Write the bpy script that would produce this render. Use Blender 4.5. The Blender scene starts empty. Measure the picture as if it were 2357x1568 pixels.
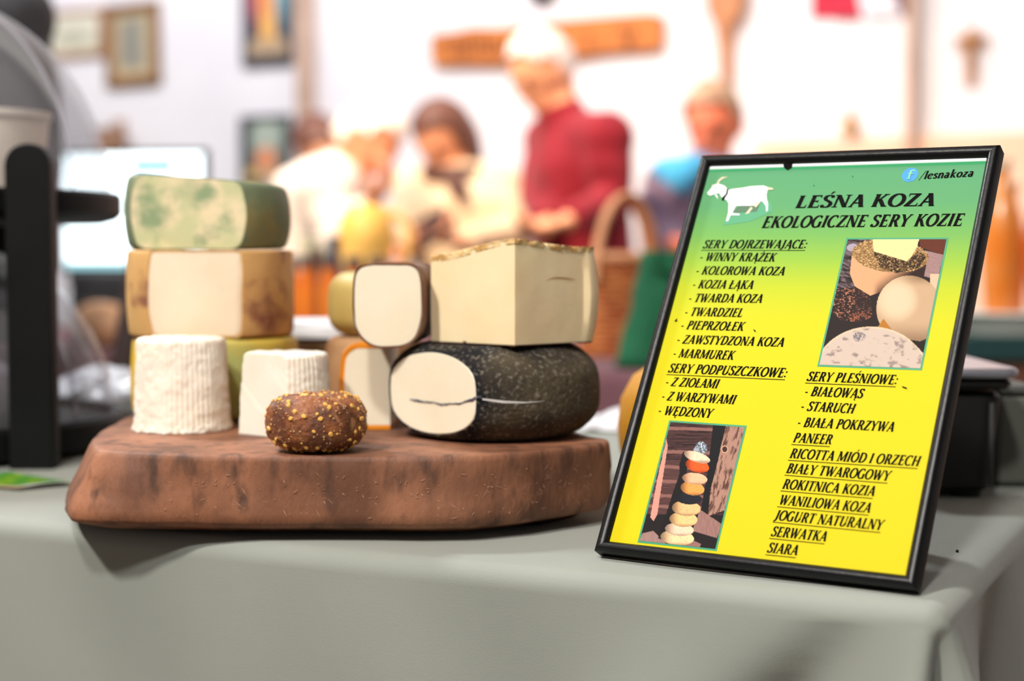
import bpy, bmesh, math, random
import numpy as np
from mathutils import Vector, Matrix, noise as mnoise
random.seed(7)
rng = np.random.default_rng(5)
scene = bpy.context.scene
col = scene.collection

# ------------------------------------------------------------------ camera, world, lights, exposure
TZ = 0.80                      # table height
CZ = 1.00                      # camera height
F, CX, CY, HOR = 3700.0, 1178.5, 784.0, 575.0
PITCH = math.atan((CY - HOR) / F)
cam_d = bpy.data.cameras.new('camera'); cam = bpy.data.objects.new('camera', cam_d); col.objects.link(cam)
cam.location = (0, 0, CZ); cam.rotation_euler = (math.pi / 2 - PITCH, 0, 0)
cam_d.sensor_width = 36.0; cam_d.lens = F / 2357 * 36.0; cam_d.clip_start = 0.05; cam_d.clip_end = 60
cam_d.dof.use_dof = True; cam_d.dof.focus_distance = 1.035; cam_d.dof.aperture_fstop = 3.5
scene.camera = cam

world = bpy.data.worlds.new('world'); scene.world = world; world.use_nodes = True
bg = world.node_tree.nodes['Background']; bg.inputs[0].default_value = (1.0, 0.97, 0.95, 1); bg.inputs[1].default_value = 0.17

def lamp(name, kind, loc, target, power, color, size=0.3, **kw):
    l = bpy.data.lights.new(name, kind); o = bpy.data.objects.new(name, l); col.objects.link(o)
    l.energy = power; l.color = color; o.location = loc
    d = Vector(target) - Vector(loc); o.rotation_euler = d.to_track_quat('-Z', 'Y').to_euler()
    if kind == 'AREA': l.shape = 'DISK'; l.size = size
    else: l.shadow_soft_size = size
    for k, v in kw.items(): setattr(l, k, v)
    return o
# ceiling lamps of the hall, then washes added to brighten the back wall
lamp('ceiling_lamp_stall', 'AREA', (-1.25, -0.35, 3.0), (-0.15, 1.1, 0.8), 64, (1.0, 0.95, 0.88), 0.20)
lamp('ceiling_lamp_stall_b', 'AREA', (-0.35, -0.9, 3.05), (-0.05, 1.1, 0.8), 38, (1.0, 0.97, 0.93), 0.22)
lamp('ceiling_lamp_rear', 'AREA', (-1.7, 2.6, 3.1), (-0.5, 1.5, 0.8), 62, (0.96, 0.98, 1.0), 0.4)
lamp('ceiling_spot_people', 'SPOT', (-0.9, 3.0, 3.1), (-0.05, 4.4, 1.2), 330, (1.0, 0.66, 0.40), 0.15, spot_size=math.radians(70), spot_blend=0.6)
lamp('ceiling_lamp_wall', 'AREA', (-0.6, 4.6, 3.15), (0.0, 6.2, 1.4), 58, (1.0, 0.97, 0.99), 1.2)  # unseen wash light, added to brighten the back wall
lamp('added_wall_wash_c', 'AREA', (-2.6, 5.6, 3.15), (-1.8, 7.0, 1.6), 44, (0.98, 0.98, 1.0), 1.2)  # added fill that whitens the left part of the wall
lamp('added_wall_wash_b', 'AREA', (1.6, 3.3, 3.15), (1.6, 5.2, 1.5), 36, (1.0, 0.92, 0.86), 1.0)  # added wash, no fixture seen, lifts the right part of the wall

vs = scene.view_settings
vs.view_transform = 'Standard'; vs.look = 'None'; vs.exposure = 0.22; vs.gamma = 1.0; vs.use_curve_mapping = False

# ------------------------------------------------------------------ helpers
def srgb(r, g, b):
    f = lambda c: c / 12.92 if c <= 0.04045 else ((c + 0.055) / 1.055) ** 2.4
    return (f(r / 255), f(g / 255), f(b / 255), 1.0)

def at(px, py, Y):                     # the point at forward distance Y seen at a photograph pixel
    x, y = (px - CX) / F, (CY - py) / F
    c, s = math.cos(PITCH), math.sin(PITCH)
    d = Vector((x, c + y * s, -s + y * c)); d *= Y / d.y
    return Vector((d.x, d.y, CZ + d.z))

WYAW = math.radians(-28)               # the hall's walls run parallel to the table
WDIR = Vector((math.cos(WYAW), math.sin(WYAW), 0)); WN = Vector((math.sin(WYAW), -math.cos(WYAW), 0))
WALL_P = Vector((0, 6.1, 0))
def at_wall(px, py, off=0.0):
    d = at(px, py, 1.0) - Vector((0, 0, CZ))
    t = ((WALL_P + WN * off)).dot(WN) / d.dot(WN)
    return Vector((0, 0, CZ)) + d * t

MATS = {}
def mat(name, c, rough=0.6, c2=None, scale=8.0, detail=4.0, lo=0.35, hi=0.65, stretch=None, bump=0.0, bscale=60.0, bdist=0.002,
        sss=0.0, coat=0.0, metal=0.0, spec=0.5, c3=None, scale3=40.0, lo3=0.55, hi3=0.7, emit=None, estr=0.0, sheen=0.0):
    if name in MATS: return MATS[name]
    m = bpy.data.materials.new(name); m.use_nodes = True; nt = m.node_tree; N = nt.nodes; L = nt.links
    b = N['Principled BSDF']
    b.inputs['Base Color'].default_value = c; b.inputs['Roughness'].default_value = rough
    b.inputs['Metallic'].default_value = metal; b.inputs['Specular IOR Level'].default_value = spec
    b.inputs['Coat Weight'].default_value = coat; b.inputs['Coat Roughness'].default_value = 0.15
    b.inputs['Sheen Weight'].default_value = sheen
    if sss:
        b.inputs['Subsurface Weight'].default_value = sss; b.inputs['Subsurface Radius'].default_value = (1.0, 0.6, 0.35)
        b.inputs['Subsurface Scale'].default_value = 0.006
    if emit:
        b.inputs['Emission Color'].default_value = emit; b.inputs['Emission Strength'].default_value = estr
    co = None
    if c2 or bump or c3:
        tc = N.new('ShaderNodeTexCoord'); co = tc.outputs['Object']
        if stretch:
            mp = N.new('ShaderNodeMapping'); mp.inputs['Scale'].default_value = stretch; L.new(co, mp.inputs[0]); co = mp.outputs[0]
    last = None
    if c2:
        n = N.new('ShaderNodeTexNoise'); n.inputs['Scale'].default_value = scale; n.inputs['Detail'].default_value = detail
        L.new(co, n.inputs['Vector'])
        mr = N.new('ShaderNodeMapRange'); mr.inputs[1].default_value = lo; mr.inputs[2].default_value = hi; L.new(n.outputs['Fac'], mr.inputs[0])
        mx = N.new('ShaderNodeMix'); mx.data_type = 'RGBA'; L.new(mr.outputs[0], mx.inputs[0]); mx.inputs[6].default_value = c; mx.inputs[7].default_value = c2
        last = mx.outputs[2]
    if c3:
        n = N.new('ShaderNodeTexNoise'); n.inputs['Scale'].default_value = scale3; n.inputs['Detail'].default_value = 6
        L.new(co, n.inputs['Vector'])
        mr = N.new('ShaderNodeMapRange'); mr.inputs[1].default_value = lo3; mr.inputs[2].default_value = hi3; L.new(n.outputs['Fac'], mr.inputs[0])
        mx = N.new('ShaderNodeMix'); mx.data_type = 'RGBA'; L.new(mr.outputs[0], mx.inputs[0])
        if last: L.new(last, mx.inputs[6])
        else: mx.inputs[6].default_value = c
        mx.inputs[7].default_value = c3; last = mx.outputs[2]
    if last: L.new(last, b.inputs['Base Color'])
    if bump:
        n = N.new('ShaderNodeTexNoise'); n.inputs['Scale'].default_value = bscale; n.inputs['Detail'].default_value = 5
        L.new(co, n.inputs['Vector'])
        bp = N.new('ShaderNodeBump'); bp.inputs['Strength'].default_value = bump; bp.inputs['Distance'].default_value = bdist
        L.new(n.outputs['Fac'], bp.inputs['Height']); L.new(bp.outputs[0], b.inputs['Normal'])
    MATS[name] = m
    return m

def paint_mat(name, rough=0.5, coat=0.0):   # flat print: colour comes from the printed picture stored on the sheet
    m = bpy.data.materials.new(name); m.use_nodes = True; N = m.node_tree.nodes; b = N['Principled BSDF']
    a = N.new('ShaderNodeAttribute'); a.attribute_name = 'print'; m.node_tree.links.new(a.outputs['Color'], b.inputs['Base Color'])
    b.inputs['Roughness'].default_value = rough; b.inputs['Coat Weight'].default_value = coat; b.inputs['Specular IOR Level'].default_value = 0.12
    return m

def clear_plastic(name, tint, haze=0.05, rough=0.06, ior=1.45):
    m = bpy.data.materials.new(name); m.use_nodes = True; nt = m.node_tree; N = nt.nodes; L = nt.links
    N.remove(N['Principled BSDF']); out = N['Material Output']
    tr = N.new('ShaderNodeBsdfTransparent'); tr.inputs[0].default_value = tint
    gl = N.new('ShaderNodeBsdfGlossy'); gl.inputs['Roughness'].default_value = rough; gl.inputs[0].default_value = (1, 1, 1, 1)
    df = N.new('ShaderNodeBsdfDiffuse'); df.inputs[0].default_value = (.88, .86, .92, 1)
    fr = N.new('ShaderNodeFresnel'); fr.inputs[0].default_value = ior
    m1 = N.new('ShaderNodeMixShader'); m1.inputs[0].default_value = haze; L.new(tr.outputs[0], m1.inputs[1]); L.new(df.outputs[0], m1.inputs[2])
    m2 = N.new('ShaderNodeMixShader'); mu = N.new('ShaderNodeMath'); mu.operation = 'MULTIPLY'; mu.inputs[1].default_value = 0.45; L.new(fr.outputs[0], mu.inputs[0]); L.new(mu.outputs[0], m2.inputs[0]); L.new(m1.outputs[0], m2.inputs[1]); L.new(gl.outputs[0], m2.inputs[2])
    L.new(m2.outputs[0], out.inputs[0])
    return m

class MB:
    def __init__(s): s.v = []; s.f = []; s.m = []
    def add(s, vs, fs, mi=0):
        o = len(s.v); s.v += [Vector(p) for p in vs]; s.f += [tuple(i + o for i in f) for f in fs]; s.m += [mi] * len(fs); return s
    def box(s, c, size, M=None, mi=0):
        x, y, z = (k / 2 for k in size)
        p = [Vector(q) for q in ((-x,-y,-z),(x,-y,-z),(x,y,-z),(-x,y,-z),(-x,-y,z),(x,-y,z),(x,y,z),(-x,y,z))]
        if M is not None: p = [M @ q for q in p]
        c = Vector(c)
        return s.add([c + q for q in p], [(0,3,2,1),(4,5,6,7),(0,1,5,4),(1,2,6,5),(2,3,7,6),(3,0,4,7)], mi)
    def tube(s, pts, rad, n=12, mi=0, caps=True, lat=None):    # rad: list of r or (r_lateral, r_depth); lat fixes the lateral axis
        pts = [Vector(p) for p in pts]; k = len(pts); rings = []
        if not isinstance(rad, (list, tuple)): rad = [rad] * k
        prev = None
        for i, p in enumerate(pts):
            t = (pts[min(i + 1, k - 1)] - pts[max(i - 1, 0)]).normalized()
            ref = Vector(lat) if lat is not None else (prev if prev is not None else (Vector((0, 0, 1)) if abs(t.z) < 0.9 else Vector((1, 0, 0))))
            a = (ref - t * ref.dot(t)).normalized(); b = t.cross(a); prev = a
            r = rad[i]; ra, rb = (r if isinstance(r, tuple) else (r, r))
            rings.append([p + a * math.cos(2 * math.pi * j / n) * ra + b * math.sin(2 * math.pi * j / n) * rb for j in range(n)])
        vs = [q for r in rings for q in r]; fs = []
        for i in range(k - 1):
            for j in range(n):
                fs.append((i*n+j, i*n+(j+1) % n, (i+1)*n+(j+1) % n, (i+1)*n+j))
        if caps: fs += [tuple(range(n - 1, -1, -1)), tuple((k-1)*n + j for j in range(n))]
        return s.add(vs, fs, mi)
    def lathe(s, prof, c=(0, 0, 0), n=48, mi=0, fn=None, M=None):  # prof: (r, z) from bottom to top, closed at axis where r == 0
        c = Vector(c); vs = []; fs = []; idx = []
        for (r, z) in prof:
            if r <= 1e-9:
                idx.append([len(vs)] * n); vs.append(Vector((0, 0, z)))
            else:
                st = len(vs); idx.append([st + j for j in range(n)])
                for j in range(n):
                    a = 2 * math.pi * j / n; rr = fn(r, z, a) if fn else r
                    vs.append(Vector((rr * math.cos(a), rr * math.sin(a), z)))
        for i in range(len(prof) - 1):
            A, B = idx[i], idx[i + 1]
            for j in range(n):
                k = (j + 1) % n; q = [A[j], A[k], B[k], B[j]]
                q = [x for t, x in enumerate(q) if x not in q[:t]]
                if len(q) >= 3: fs.append(tuple(q))
        if M is not None: vs = [M @ p for p in vs]
        return s.add([c + p for p in vs], fs, mi)
    def ball(s, c, r, M=None, n=16, m=10, mi=0):
        r = r if isinstance(r, (tuple, list)) else (r, r, r)
        prof = [(math.sin(math.pi * i / m), -math.cos(math.pi * i / m)) for i in range(m + 1)]
        prof[0] = (0, -1); prof[-1] = (0, 1)
        S = Matrix.Diagonal(Vector(r)); S = (M.to_3x3() @ S) if M is not None else S
        return s.lathe(prof, c, n, mi, M=S)
    def grid(s, fn, nu, nv, mi=0):
        vs = [fn(i / nu, j / nv) for j in range(nv + 1) for i in range(nu + 1)]
        return s.add(vs, [(j*(nu+1)+i, j*(nu+1)+i+1, (j+1)*(nu+1)+i+1, (j+1)*(nu+1)+i) for j in range(nv) for i in range(nu)], mi)
    def bm(s):
        b = bmesh.new(); vv = [b.verts.new(p) for p in s.v]
        for f, mi in zip(s.f, s.m):
            try: q = b.faces.new([vv[i] for i in f]); q.material_index = mi
            except ValueError: pass
        return b

def origin(o):
    p = Vector((0, 0, 0))
    while o is not None: p += o.location; o = o.parent
    return p
def tag(o, label=None, cat=None, group=None, kind=None):
    for k, v in (('label', label), ('category', cat), ('group', group), ('kind', kind)):
        if v: o[k] = v
    return o
def thing(name, base, label, cat, group=None):
    o = bpy.data.objects.new(name, None); col.objects.link(o); o.location = base; o.empty_display_size = 0.05
    return tag(o, label, cat, group)
def build(name, mb, mats, parent=None, base=None, smooth=True, angle=40, label=None, cat=None, group=None, kind=None, mods=()):
    """one mesh object from world-space geometry; base is its origin when it has no parent"""
    mats = mats if isinstance(mats, (list, tuple)) else [mats]
    me = bpy.data.meshes.new(name)
    off = origin(parent) if parent is not None else Vector(base if base is not None else (0, 0, 0))
    if isinstance(mb, MB):
        me.from_pydata([tuple(p - off) for p in mb.v], [], mb.f)
        if len(mats) > 1: me.polygons.foreach_set('material_index', mb.m)
    else:
        bmesh.ops.translate(mb, verts=mb.verts, vec=-off); mb.to_mesh(me); mb.free()
    for m in mats: me.materials.append(m)
    if smooth:
        b = bmesh.new(); b.from_mesh(me)
        bmesh.ops.recalc_face_normals(b, faces=b.faces)
        ca = math.radians(angle)
        for f in b.faces: f.smooth = True
        for e in b.edges:
            e.smooth = len(e.link_faces) == 2 and e.calc_face_angle(0) < ca
        b.to_mesh(me); b.free()
    me.update()
    o = bpy.data.objects.new(name, me); col.objects.link(o)
    if parent is not None: o.parent = parent
    else: o.location = off
    for kind_, kw in mods:
        md = o.modifiers.new(kind_.lower(), kind_)
        for k, v in kw.items(): setattr(md, k, v)
    return tag(o, label, cat, group, kind)
def copy_tree(o, parent=None):
    c = o.copy(); col.objects.link(c); c.parent = parent
    for ch in list(o.children): copy_tree(ch, c)
    return c
def rotz(a): return Matrix.Rotation(a, 3, 'Z')
def mesh_frame(xd, yd, zd): return Matrix((xd, yd, zd)).transposed()

# ------------------------------------------------------------------ the hall
wall_m = mat('wall_plaster', srgb(232, 231, 236), 0.85, c2=srgb(222, 221, 228), scale=1.5, bump=0.15, bscale=90)
floor_m = mat('floor_tile', srgb(120, 100, 84), 0.55, c2=srgb(98, 82, 70), scale=3)
ceil_m = mat('ceiling_plaster', srgb(228, 226, 222), 0.9)
wood_trim = mat('trim_paint', srgb(196, 168, 150), 0.6, c2=srgb(178, 150, 132), scale=6)
wains_m = mat('wainscot_paint', srgb(238, 205, 182), 0.7, c2=srgb(228, 192, 166), scale=2)
def wall_box(name, s0, s1, z0, z1, off, th, m, kind='structure', **kw):    # s along the wall from WALL_P, off = how far it stands out
    mb = MB(); c = WALL_P + WDIR * ((s0 + s1) / 2) + WN * (off + th / 2) + Vector((0, 0, (z0 + z1) / 2))
    mb.box(c, (s1 - s0, th, z1 - z0), rotz(WYAW)); return build(name, mb, m, base=c, smooth=False, kind=kind, **kw)
def s_of(px):                          # position along the wall of a photograph column
    return (at_wall(px, 300) - WALL_P).dot(WDIR)
wall_box('wall_back', -5.5, 5.0, 0, 3.3, -0.2, 0.2, wall_m)
mb = MB(); mb.box((0, 3, -0.05), (14, 14, 0.1)); build('floor', mb, floor_m, base=(0, 3, 0), smooth=False, kind='structure')
mb = MB(); mb.box((0, 3, 3.35), (14, 14, 0.1)); build('ceiling', mb, ceil_m, base=(0, 3, 3.3), smooth=False, kind='structure')
wall_box('trim_1', s_of(704), s_of(726), 0, 3.3, 0.0, 0.07, wood_trim)
wall_box('trim_2', s_of(2098), s_of(2114), 0, 3.3, 0.0, 0.08, wood_trim)
wall_box('trim_3', s_of(1745), 5.0, 0, at_wall(1900, 318).z, 0.0, 0.025, wains_m)
wall_box('baseboard_back', -5.5, 5.0, 0, 0.1, 0.026, 0.02, wood_trim)
# ------------------------------------------------------------------ market table and its cloth
TC = Vector((0.236, 0.903, TZ)); TU = Vector((-0.8995, 0.4370, 0)); TV = Vector((0.4370, 0.8995, 0)); TL, TD = 1.75, 0.82
dark_wood = mat('table_wood', srgb(96, 70, 48), 0.6, c2=srgb(74, 52, 36), scale=5, stretch=(1, 8, 1))
tab = thing('market_table', TC + TU * TL / 2 + TV * TD / 2 - Vector((0, 0, TZ)), 'long trestle table hidden under the pale grey-green cloth', 'table')
RT = mesh_frame(TU, TV, Vector((0, 0, 1)))
mb = MB(); mb.box(TC + TU * TL / 2 + TV * TD / 2 + Vector((0, 0, -0.018)), (TL - 0.01, TD - 0.01, 0.03), RT); build('table_top', mb, dark_wood, tab, smooth=False)
for su in (0.12, TL - 0.12):
    for sv in (0.1, TD - 0.1):
        mb = MB(); p = TC + TU * su + TV * sv; mb.box((p.x, p.y, 0.383), (0.05, 0.05, 0.766), RT); build('leg', mb, dark_wood, tab, smooth=False)

cloth_m = mat('cloth_weave', srgb(147, 151, 143), 0.9, c2=srgb(141, 145, 137), scale=6, bump=0.25, bscale=900, bdist=0.0006, sheen=0.15)
def cloth_pos(a, b):
    ac, bc = min(max(a, 0), TL), min(max(b, 0), TD); oa, ob = a - ac, b - bc; d = math.hypot(oa, ob); r = 0.014
    p = TC + TU * ac + TV * bc + Vector((0, 0, 0.0))
    if d < 1e-7:
        p.z += 0.0006 * mnoise.noise(Vector((a * 9, b * 9, 0))); return p
    dr = (TU * oa + TV * ob) / d
    if d < r * math.pi / 2: an = d / r; out, dn = r * math.sin(an), r * (1 - math.cos(an))
    else: out, dn = r, r + d - r * math.pi / 2
    g = max(0.0, dn - 0.012)
    if oa and ob:
        th = math.atan2(abs(oa), abs(ob)); fl = g * (0.02 + 0.30 * math.cos(4 * th))
    else:
        q = min(ac if oa == 0 else 9, bc if ob == 0 else 9) if (ob < 0 or oa < 0) else 0.4
        fl = g * 0.32 * math.exp(-q / 0.03)
        if ob < 0 and oa == 0:
            v0 = 0.045 + 0.55 * g
            fl -= 0.034 * min(1, g / 0.09) * math.exp(-((a - v0) / (0.020 + 0.10 * g)) ** 2)
            fl += 0.022 * min(1, g / 0.10) * math.exp(-((a - v0 - 0.07) / 0.05) ** 2)
            fl += 0.004 * min(1, g / 0.2) * math.sin(a * 17 + 1.0) + 0.003 * min(1, g / 0.1) * math.sin(a * 41 + g * 6)
        if oa < 0 and ob == 0:
            fl += 0.012 * min(1, g / 0.1) * math.sin(b * 30 + 0.5 + g * 3)
    p += dr * (out + fl); p.z -= dn
    return p
ga = sorted(set([-0.46 + 0.0115 * i for i in range(40)] + [0.0] + [0.004 * i for i in range(1, 70)] + [0.28 + 0.02 * i for i in range(int((TL - 0.28) / 0.02) + 1)] + [TL] + [TL + 0.02 * i for i in range(1, 23)] + [-0.002 * i for i in range(1, 12)]))
gb = sorted(set([-0.46 + 0.0115 * i for i in range(40)] + [0.0] + [0.02 * i for i in range(1, int(TD / 0.02) + 1)] + [TD] + [TD + 0.03 * i for i in range(1, 16)] + [-0.002 * i for i in range(1, 12)]))
mb = MB(); na, nb = len(ga), len(gb)
mb.add([cloth_pos(a, b) for b in gb for a in ga], [(j*na+i, j*na+i+1, (j+1)*na+i+1, (j+1)*na+i) for j in range(nb-1) for i in range(na-1)])
build('tablecloth', mb, cloth_m, base=TC, angle=180, label='pale grey-green cloth draped over the front market table', cat='tablecloth')

def tb(px, py, dz=0.0):                # the table-top point (dz above it) seen at a photograph pixel
    d = at(px, py, 1.0) - Vector((0, 0, CZ)); t = (TZ + dz - CZ) / d.z
    return Vector((0, 0, CZ)) + d * t

# ------------------------------------------------------------------ thick wooden board
board_m = mat('board_wood', srgb(158, 104, 74), 0.65, c2=srgb(108, 68, 47), scale=16, detail=12, lo=0.34, hi=0.64, stretch=(1.3, 1.3, 0.6),
              bump=0.6, bscale=160, bdist=0.0014, c3=srgb(78, 50, 36), scale3=50, lo3=0.52, hi3=0.72)
scratch_m = mat('board_scratch', srgb(178, 132, 104), 0.7)
BT = 0.06
def catmull(pts, n, closed=True):
    out = []; k = len(pts)
    for i in range(k if closed else k - 1):
        p = [Vector(pts[(i + j - 1) % k] if closed else pts[min(max(i + j - 1, 0), k - 1)]) for j in range(4)]
        for s in range(n):
            t = s / n
            out.append(0.5 * ((2 * p[1]) + (p[2] - p[0]) * t + (2*p[0] - 5*p[1] + 4*p[2] - p[3]) * t*t + (3*p[1] - p[0] - 3*p[2] + p[3]) * t**3))
    if not closed: out.append(Vector(pts[-1]))
    return out
bo = [(-.314,1.118),(-.29,1.101),(-.25,1.094),(-.19,1.088),(-.14,1.086),(-.08,1.086),(-.03,1.090),(.005,1.104),(.03,1.124),(.052,1.146),(.070,1.168),(.072,1.188),(.060,1.208),(.050,1.25),(.045,1.33),(.02,1.40),(-.05,1.44),(-.2,1.46),(-.31,1.455),(-.345,1.42),(-.348,1.34),(-.342,1.26),(-.333,1.18)]
ring0 = catmull([(x, y, 0) for x, y in bo], 14)
ctr = Vector((-0.13, 1.27, 0))
def board_ring(ins, z):
    r = []; n = len(ring0)
    for i, p in enumerate(ring0):
        t = (ring0[(i + 1) % n] - ring0[i - 1]).normalized(); nm = Vector((-t.y, t.x, 0))   # inward for this winding
        if (ctr - p).dot(nm) < 0: nm = -nm
        w = max(0.0, min(1.0, (-0.22 - p.x) / 0.09))
        q = p + nm * (ins + w * 0.022 * max(0, z - 0.012) / 0.048)
        q += nm * 0.0016 * mnoise.noise(Vector((p.x * 40, p.y * 40, z * 60))) + nm * 0.0035 * mnoise.noise(Vector((p.x * 11, p.y * 11, z * 14)))
        r.append(Vector((q.x, q.y, TZ + z))); 
    return r
lev = [(0.060, 0.0005), (0.030, 0.003), (0.012, 0.008), (0.004, 0.0105), (0.001, 0.014), (0.0, 0.020), (0.0, 0.027), (0.0005, 0.034), (0.0005, 0.041), (0.0005, 0.049), (0.0007, 0.0555), (0.0013, 0.0582), (0.0026, 0.0595), (0.0045, 0.0599), (0.010, BT)]
mb = MB(); n = len(ring0); vs_ = []; fs_ = []
for ins, z in lev: vs_ += board_ring(ins, z)
for k in range(len(lev) - 1):
    for i in range(n): fs_.append((k*n+i, k*n+(i+1) % n, (k+1)*n+(i+1) % n, (k+1)*n+i))
fs_ += [tuple(range(n)), tuple((len(lev)-1)*n + i for i in range(n))]
mb.add(vs_, fs_)
board = thing('wooden_board', (-0.13, 1.27, TZ), 'thick reddish-brown wooden serving board carrying the cheeses', 'board')
build('slab', mb, board_m, board, angle=50)
mb = MB()                                  # pale knife nicks on the front face
for _ in range(340):
    i = random.randrange(0, 13 * 10); p = ring0[i % n]; t = (ring0[(i + 1) % n] - ring0[i - 1]).normalized()
    if p.y > 1.2: continue
    z = random.uniform(0.017, 0.052); a = random.uniform(-1.2, 1.2); l = random.uniform(0.0008, 0.0060) * random.random(); w = random.uniform(0.00012, 0.00042)
    if p.x < -0.24: continue
    c = Vector((p.x, p.y, TZ + z)) - Vector((-t.y, t.x, 0)) * 0.0
    nm = Vector((-t.y, t.x, 0)); nm = nm if (ctr - p).dot(nm) < 0 else -nm
    q = board_ring(0.0, z)[i % n] if False else Vector((p.x, p.y, TZ + z)) - nm * (0.0016 * mnoise.noise(Vector((p.x * 40, p.y * 40, z * 60))) + 0.0035 * mnoise.noise(Vector((p.x * 11, p.y * 11, z * 14)))) - nm * (0.0005 if z < 0.048 else 0.0018)
    d1 = t * math.cos(a) + Vector((0, 0, math.sin(a))); d2 = nm.cross(d1)
    q += nm * 0.0003
    mb.add([q - d1 * l, q - d2 * w + nm * 0.0005, q + d1 * l, q + d2 * w + nm * 0.0005], [(0, 1, 2, 3)])
o = build('knife_nicks', mb, scratch_m, board, smooth=False, kind='stuff')

# ------------------------------------------------------------------ cheeses
def wheel_bm(c, R, h, rc=0.012, b=0.004, ins=0.0, cuts=(), fill=True, seg=96, jit=0.0008, jk=30, top=None):
    R, h2 = R - ins, h - 2 * ins; rc = min(rc, h2 * .48); prof = [(0, ins)]   # rc: edge rounding, b: how far the side bulges
    r0 = R - b
    for i in range(8): prof.append(((r0 - rc) * (i + 1) / 9, ins))
    for i in range(9): a = math.pi / 2 * i / 8; prof.append((r0 - rc + rc * math.sin(a), ins + rc - rc * math.cos(a)))
    for i in range(1, 12): t = i / 12; prof.append((r0, ins + rc + (h2 - 2 * rc) * t))
    for i in range(9): a = math.pi / 2 * i / 8; prof.append((r0 - rc + rc * math.cos(a), ins + h2 - rc + rc * math.sin(a)))
    for i in range(8): prof.append(((r0 - rc) * (8 - i) / 9, ins + h2))
    prof.append((0, ins + h2))
    prof = [(r + b * max(0, 1 - ((z - h / 2) / (h / 2)) ** 2) * (r / R) ** 4, z) for r, z in prof]
    mb = MB(); cc = Vector(c)
    mb.lathe(prof, c, seg)
    for p in mb.v:
        q = p - cc; k = Vector((q.x, q.y, 0)); rr = k.length
        if rr > 1e-6:
            d = jit * mnoise.noise(p * jk) + jit * 1.2 * mnoise.noise(p * jk * 0.35)
            p += k / rr * d
        if top: p.z = cc.z + q.z * top(q)
    bm = mb.bm(); bmesh.ops.remove_doubles(bm, verts=bm.verts, dist=1e-6)
    for (co, no) in cuts:
        g = bm.verts[:] + bm.edges[:] + bm.faces[:]
        bmesh.ops.bisect_plane(bm, geom=g, plane_co=Vector(co), plane_no=Vector(no).normalized(), clear_outer=True)
        if fill:
            ed = [e for e in bm.edges if len(e.link_faces) == 1]
            bmesh.ops.holes_fill(bm, edges=ed, sides=0)
    bmesh.ops.recalc_face_normals(bm, faces=bm.faces)
    return bm
def cut_cheese(name, label, c, R, h, th, rind, paste, cuts, cat='cheese', **kw):
    t = thing(name, c, label, cat)
    build('paste', wheel_bm(c, R, h, ins=th * 0.9, cuts=[(Vector(co) - Vector(no).normalized() * 0.0002, no) for co, no in cuts], **kw), paste, t, angle=35)
    build('rind', wheel_bm(c, R, h, cuts=cuts, fill=False, **kw), rind, t, angle=60, mods=[('SOLIDIFY', dict(thickness=th, offset=-1.0))])
    return t
def chord(p, q):                       # vertical cut through two floor points, the camera side removed
    p, q = Vector((p[0], p[1], 0)), Vector((q[0], q[1], 0)); d = (q - p).normalized(); nn = Vector((-d.y, d.x, 0))
    if nn.y > 0: nn = -nn
    return (p, nn)
Z0 = TZ + BT
ivory = mat('paste_ivory', srgb(244, 232, 208), 0.5, c2=srgb(240, 226, 198), scale=18, bump=0.12, bscale=160, bdist=0.001, sss=0.25)
cream = mat('paste_cream', srgb(250, 228, 186), 0.45, c2=srgb(246, 218, 172), scale=16, bump=0.15, bscale=140, bdist=0.001, sss=0.25)
black_rind = mat('rind_black', srgb(26, 26, 30), 0.85, c2=srgb(92, 80, 60), scale=12, detail=14, lo=0.44, hi=0.66, bump=0.8, bscale=300, bdist=0.0015, c3=srgb(132, 124, 108), scale3=330, lo3=0.54, hi3=0.74, spec=0.2)
brown_rind = mat('rind_brown', srgb(104, 62, 34), 0.7, c2=srgb(150, 128, 110), scale=40, lo=0.5, hi=0.7, bump=0.4, bscale=150)
orange_rind = mat('rind_orange', srgb(236, 146, 22), 0.4, c2=srgb(226, 128, 16), scale=12, sss=0.1)
# black-rinded wheel with the grey-blue line
bc = (-0.0135, 1.2175, Z0 + 0.0005)
bcut = [chord((-0.0205, 1.1338), (-0.0974, 1.2095))]
bk = cut_cheese('black_rind_cheese', 'half wheel with mottled black rind and a dark ash line through its cream cut face', bc, 0.0842, 0.0695, 0.0010, black_rind, ivory, bcut, rc=.023, b=.010)
ash_m = mat('ash_line', srgb(58, 62, 80), 0.8, c2=srgb(150, 150, 156), scale=200, lo=0.45, hi=0.6)
cp, cn = Vector((-0.0205, 1.1338, 0)), Vector(bcut[0][1]).normalized(); cd = (Vector((-0.0974, 1.2095, 0)) - cp).normalized()
def face_pt(s, z, off=0.0004): return cp + cd * s + Vector((0, 0, Z0 + z)) + cn * off
mb = MB(); path = [(0.001, 0.0350, .0022), (.004, .0362, .0010), (.010, .0335, .0022), (.017, .0318, .0012), (.024, .0296, .0012), (.033, .0290, .0008), (.042, .0278, .0016), (.052, .0286, .0010), (.062, .0284, .0013), (.072, .0290, .0016), (.078, .0292, .0003)]
pp = catmull([(a, b, c) for a, b, c in path], 6, closed=False)
for i in range(len(pp) - 1):
    a, b = pp[i], pp[i + 1]; ja, jb = 0.0008 * mnoise.noise(Vector((a.x * 420, 0, 0))), 0.0008 * mnoise.noise(Vector((b.x * 420, 0, 0)))
    mb.add([face_pt(a.x, a.y + ja - a.z / 2), face_pt(b.x, b.y + jb - b.z / 2), face_pt(b.x, b.y + jb + b.z / 2), face_pt(a.x, a.y + ja + a.z / 2)], [(0, 1, 2, 3)])
build('ash_vein', mb, ash_m, bk, smooth=False, label='thin dark ash line across the cut face')
mb = MB()                                # pale crack that runs on into the rind
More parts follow.
